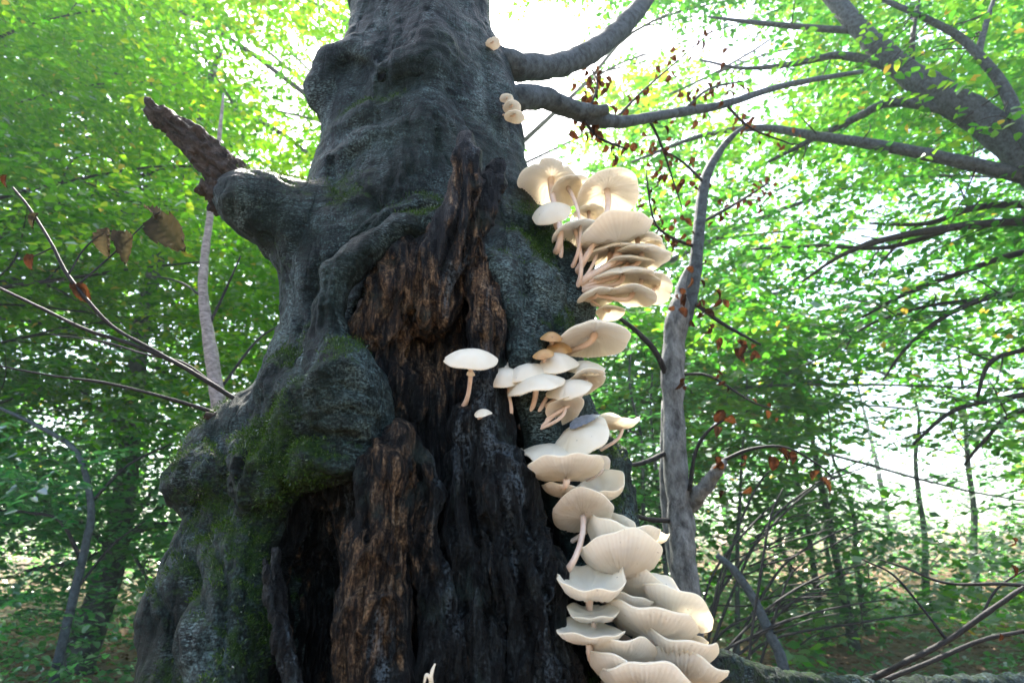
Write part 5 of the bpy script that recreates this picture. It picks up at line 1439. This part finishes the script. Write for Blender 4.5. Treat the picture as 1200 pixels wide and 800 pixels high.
# twigs rising off the low limb
rt_ = [[(1020, 796, 1.55, 3.6), (1060, 776, 1.5, 3.4), (1110, 750, 1.47, 3.2), (1160, 715, 1.44, 3.0), (1205, 685, 1.42, 2.6), (1270, 650, 1.4, 1.6)],
       [(1035, 797, 1.58, 3.2), (1090, 775, 1.56, 3.0), (1150, 750, 1.54, 2.8), (1205, 738, 1.52, 2.4), (1280, 720, 1.5, 1.4)],
       [(1110, 750, 1.47, 1.8), (1075, 705, 1.5, 1.5), (1045, 672, 1.52, 1.2), (1010, 655, 1.54, 0.8)],
       [(1150, 722, 1.45, 1.6), (1168, 690, 1.45, 1.4), (1200, 668, 1.45, 1.1), (1240, 650, 1.45, 0.8)],
       [(1240, 692, 1.42, 2.0), (1180, 684, 1.44, 2.2), (1110, 683, 1.5, 1.6), (1060, 665, 1.55, 1.2), (1030, 655, 1.58, 0.8)]]
rto = [tube('twig', px_path(t), M['twig'], low_limb, 6, 0.15, 7) for t in rt_]
for px, py, px2, py2 in ((1185, 662, 1205, 686), (1186, 630, 1212, 650), (1172, 742, 1180, 760)):
    big_leaf(px, py, 1.43, px2, py2, 1.42, (0.2, -0.9, 0.4), rto[0], dry_meshes[(px + py) % 3], 1.1)

# tangle of bare arching brush behind the low limb
rgB = np.random.default_rng(31)
e = empty('bare_shrub', (*P(850, 780, 3.4)[:2], 0.0), 'tangle of thin dark bare stems arching out behind the mossy low limb', 'shrub')
b0 = P(850, 780, 3.4)
tube('stem', [[*P(925, 800, 3.4)[:2], -0.05, 0.035]] + px_path([(920, 790, 3.4, 7), (903, 745, 3.4, 6), (885, 705, 3.4, 5.5), (862, 670, 3.4, 5), (840, 650, 3.4, 3.5)]), M['limb'], e, 8, 0.12)
for k in range(13):
    sx = rgB.uniform(790, 900); ex = sx + rgB.uniform(40, 240); ey = rgB.uniform(530, 720); Y = rgB.uniform(3.0, 4.4)
    s0 = P(sx, 800, Y)
    mid = (sx + (ex - sx) * rgB.uniform(0.15, 0.35), 800 - (800 - ey) * rgB.uniform(0.45, 0.65))
    pts = [[s0[0] - 0.05, Y, -0.05, 0.014]] + px_path([(sx, 800, Y, 1.9), (*mid, Y, 1.7), (sx + (ex - sx) * 0.65, 800 - (800 - ey) * 0.86, Y, 1.3), (ex, ey, Y, 0.8)])
    o = tube('stem', pts, M['twig'], e, 5, 0.15, 6)
    for _ in range(2):
        f = rgB.uniform(0.3, 0.85); bx, by = sx + (ex - sx) * f * 0.8, 800 - (800 - ey) * (0.3 + 0.6 * f)
        tube('side_twig', px_path([(bx, by, Y, 1.1), (bx + rgB.uniform(10, 50), by - rgB.uniform(0, 25), Y, 0.8), (bx + rgB.uniform(50, 100), by - rgB.uniform(10, 50), Y - 0.1, 0.5)]), M['twig'], o, 4, 0.1, 4)

# moss tufts standing on the bark
msel = np.flatnonzero((moss > 0.42) & (vb[:, 2] > 0.85) & (vb[:, 2] < 2.6) & (nb[:, 1] < 0.35))
rgM = np.random.default_rng(2)
pr_ = np.clip(moss[msel] - 0.35, 0, 1); pr_ /= pr_.sum()
ch = rgM.choice(msel, 48000, p=pr_)
mp_ = vb[ch] + rgM.normal(0, 0.003, (len(ch), 3))
md_ = nb[ch] + rgM.normal(0, 0.55, (len(ch), 3)) + [0, 0, 0.25]
L = rgM.uniform(0.003, 0.0075, len(ch))
v, q, m_ = leaf_geo(mp_, md_, rgM.normal(0, 1, (len(ch), 3)), L, L * 0.24, 0.1, False)
o = mesh_np('moss', v, q, M['moss'], beech, smooth=False, attrs={'var': np.repeat(rgM.random(len(ch)), m_)})
o['kind'] = 'stuff'

# ------------------------------------------------------------------ air
hm = bpy.data.materials.new('haze'); hm.use_nodes = True
ht = hm.node_tree
for n_ in list(ht.nodes): ht.nodes.remove(n_)
ho_ = nd(ht, 'ShaderNodeOutputMaterial'); hv = nd(ht, 'ShaderNodeVolumePrincipled')
hv.inputs['Color'].default_value = (0.86, 0.96, 0.93, 1)
hv.inputs['Density'].default_value = 0.0026
hv.inputs['Anisotropy'].default_value = 0.35
ht.links.new(hv.outputs[0], ho_.inputs['Volume'])
x0, x1, y0, y1, z0, z1 = -96, 96, -66, 116, -2.0, 24.0
hb = mesh_np('haze', np.array([[x, y, z] for x in (x0, x1) for y in (y0, y1) for z in (z0, z1)]),
             np.array([[0, 1, 3, 2], [4, 6, 7, 5], [0, 4, 5, 1], [2, 3, 7, 6], [0, 2, 6, 4], [1, 5, 7, 3]]), hm, smooth=False)
hb['kind'] = 'stuff'
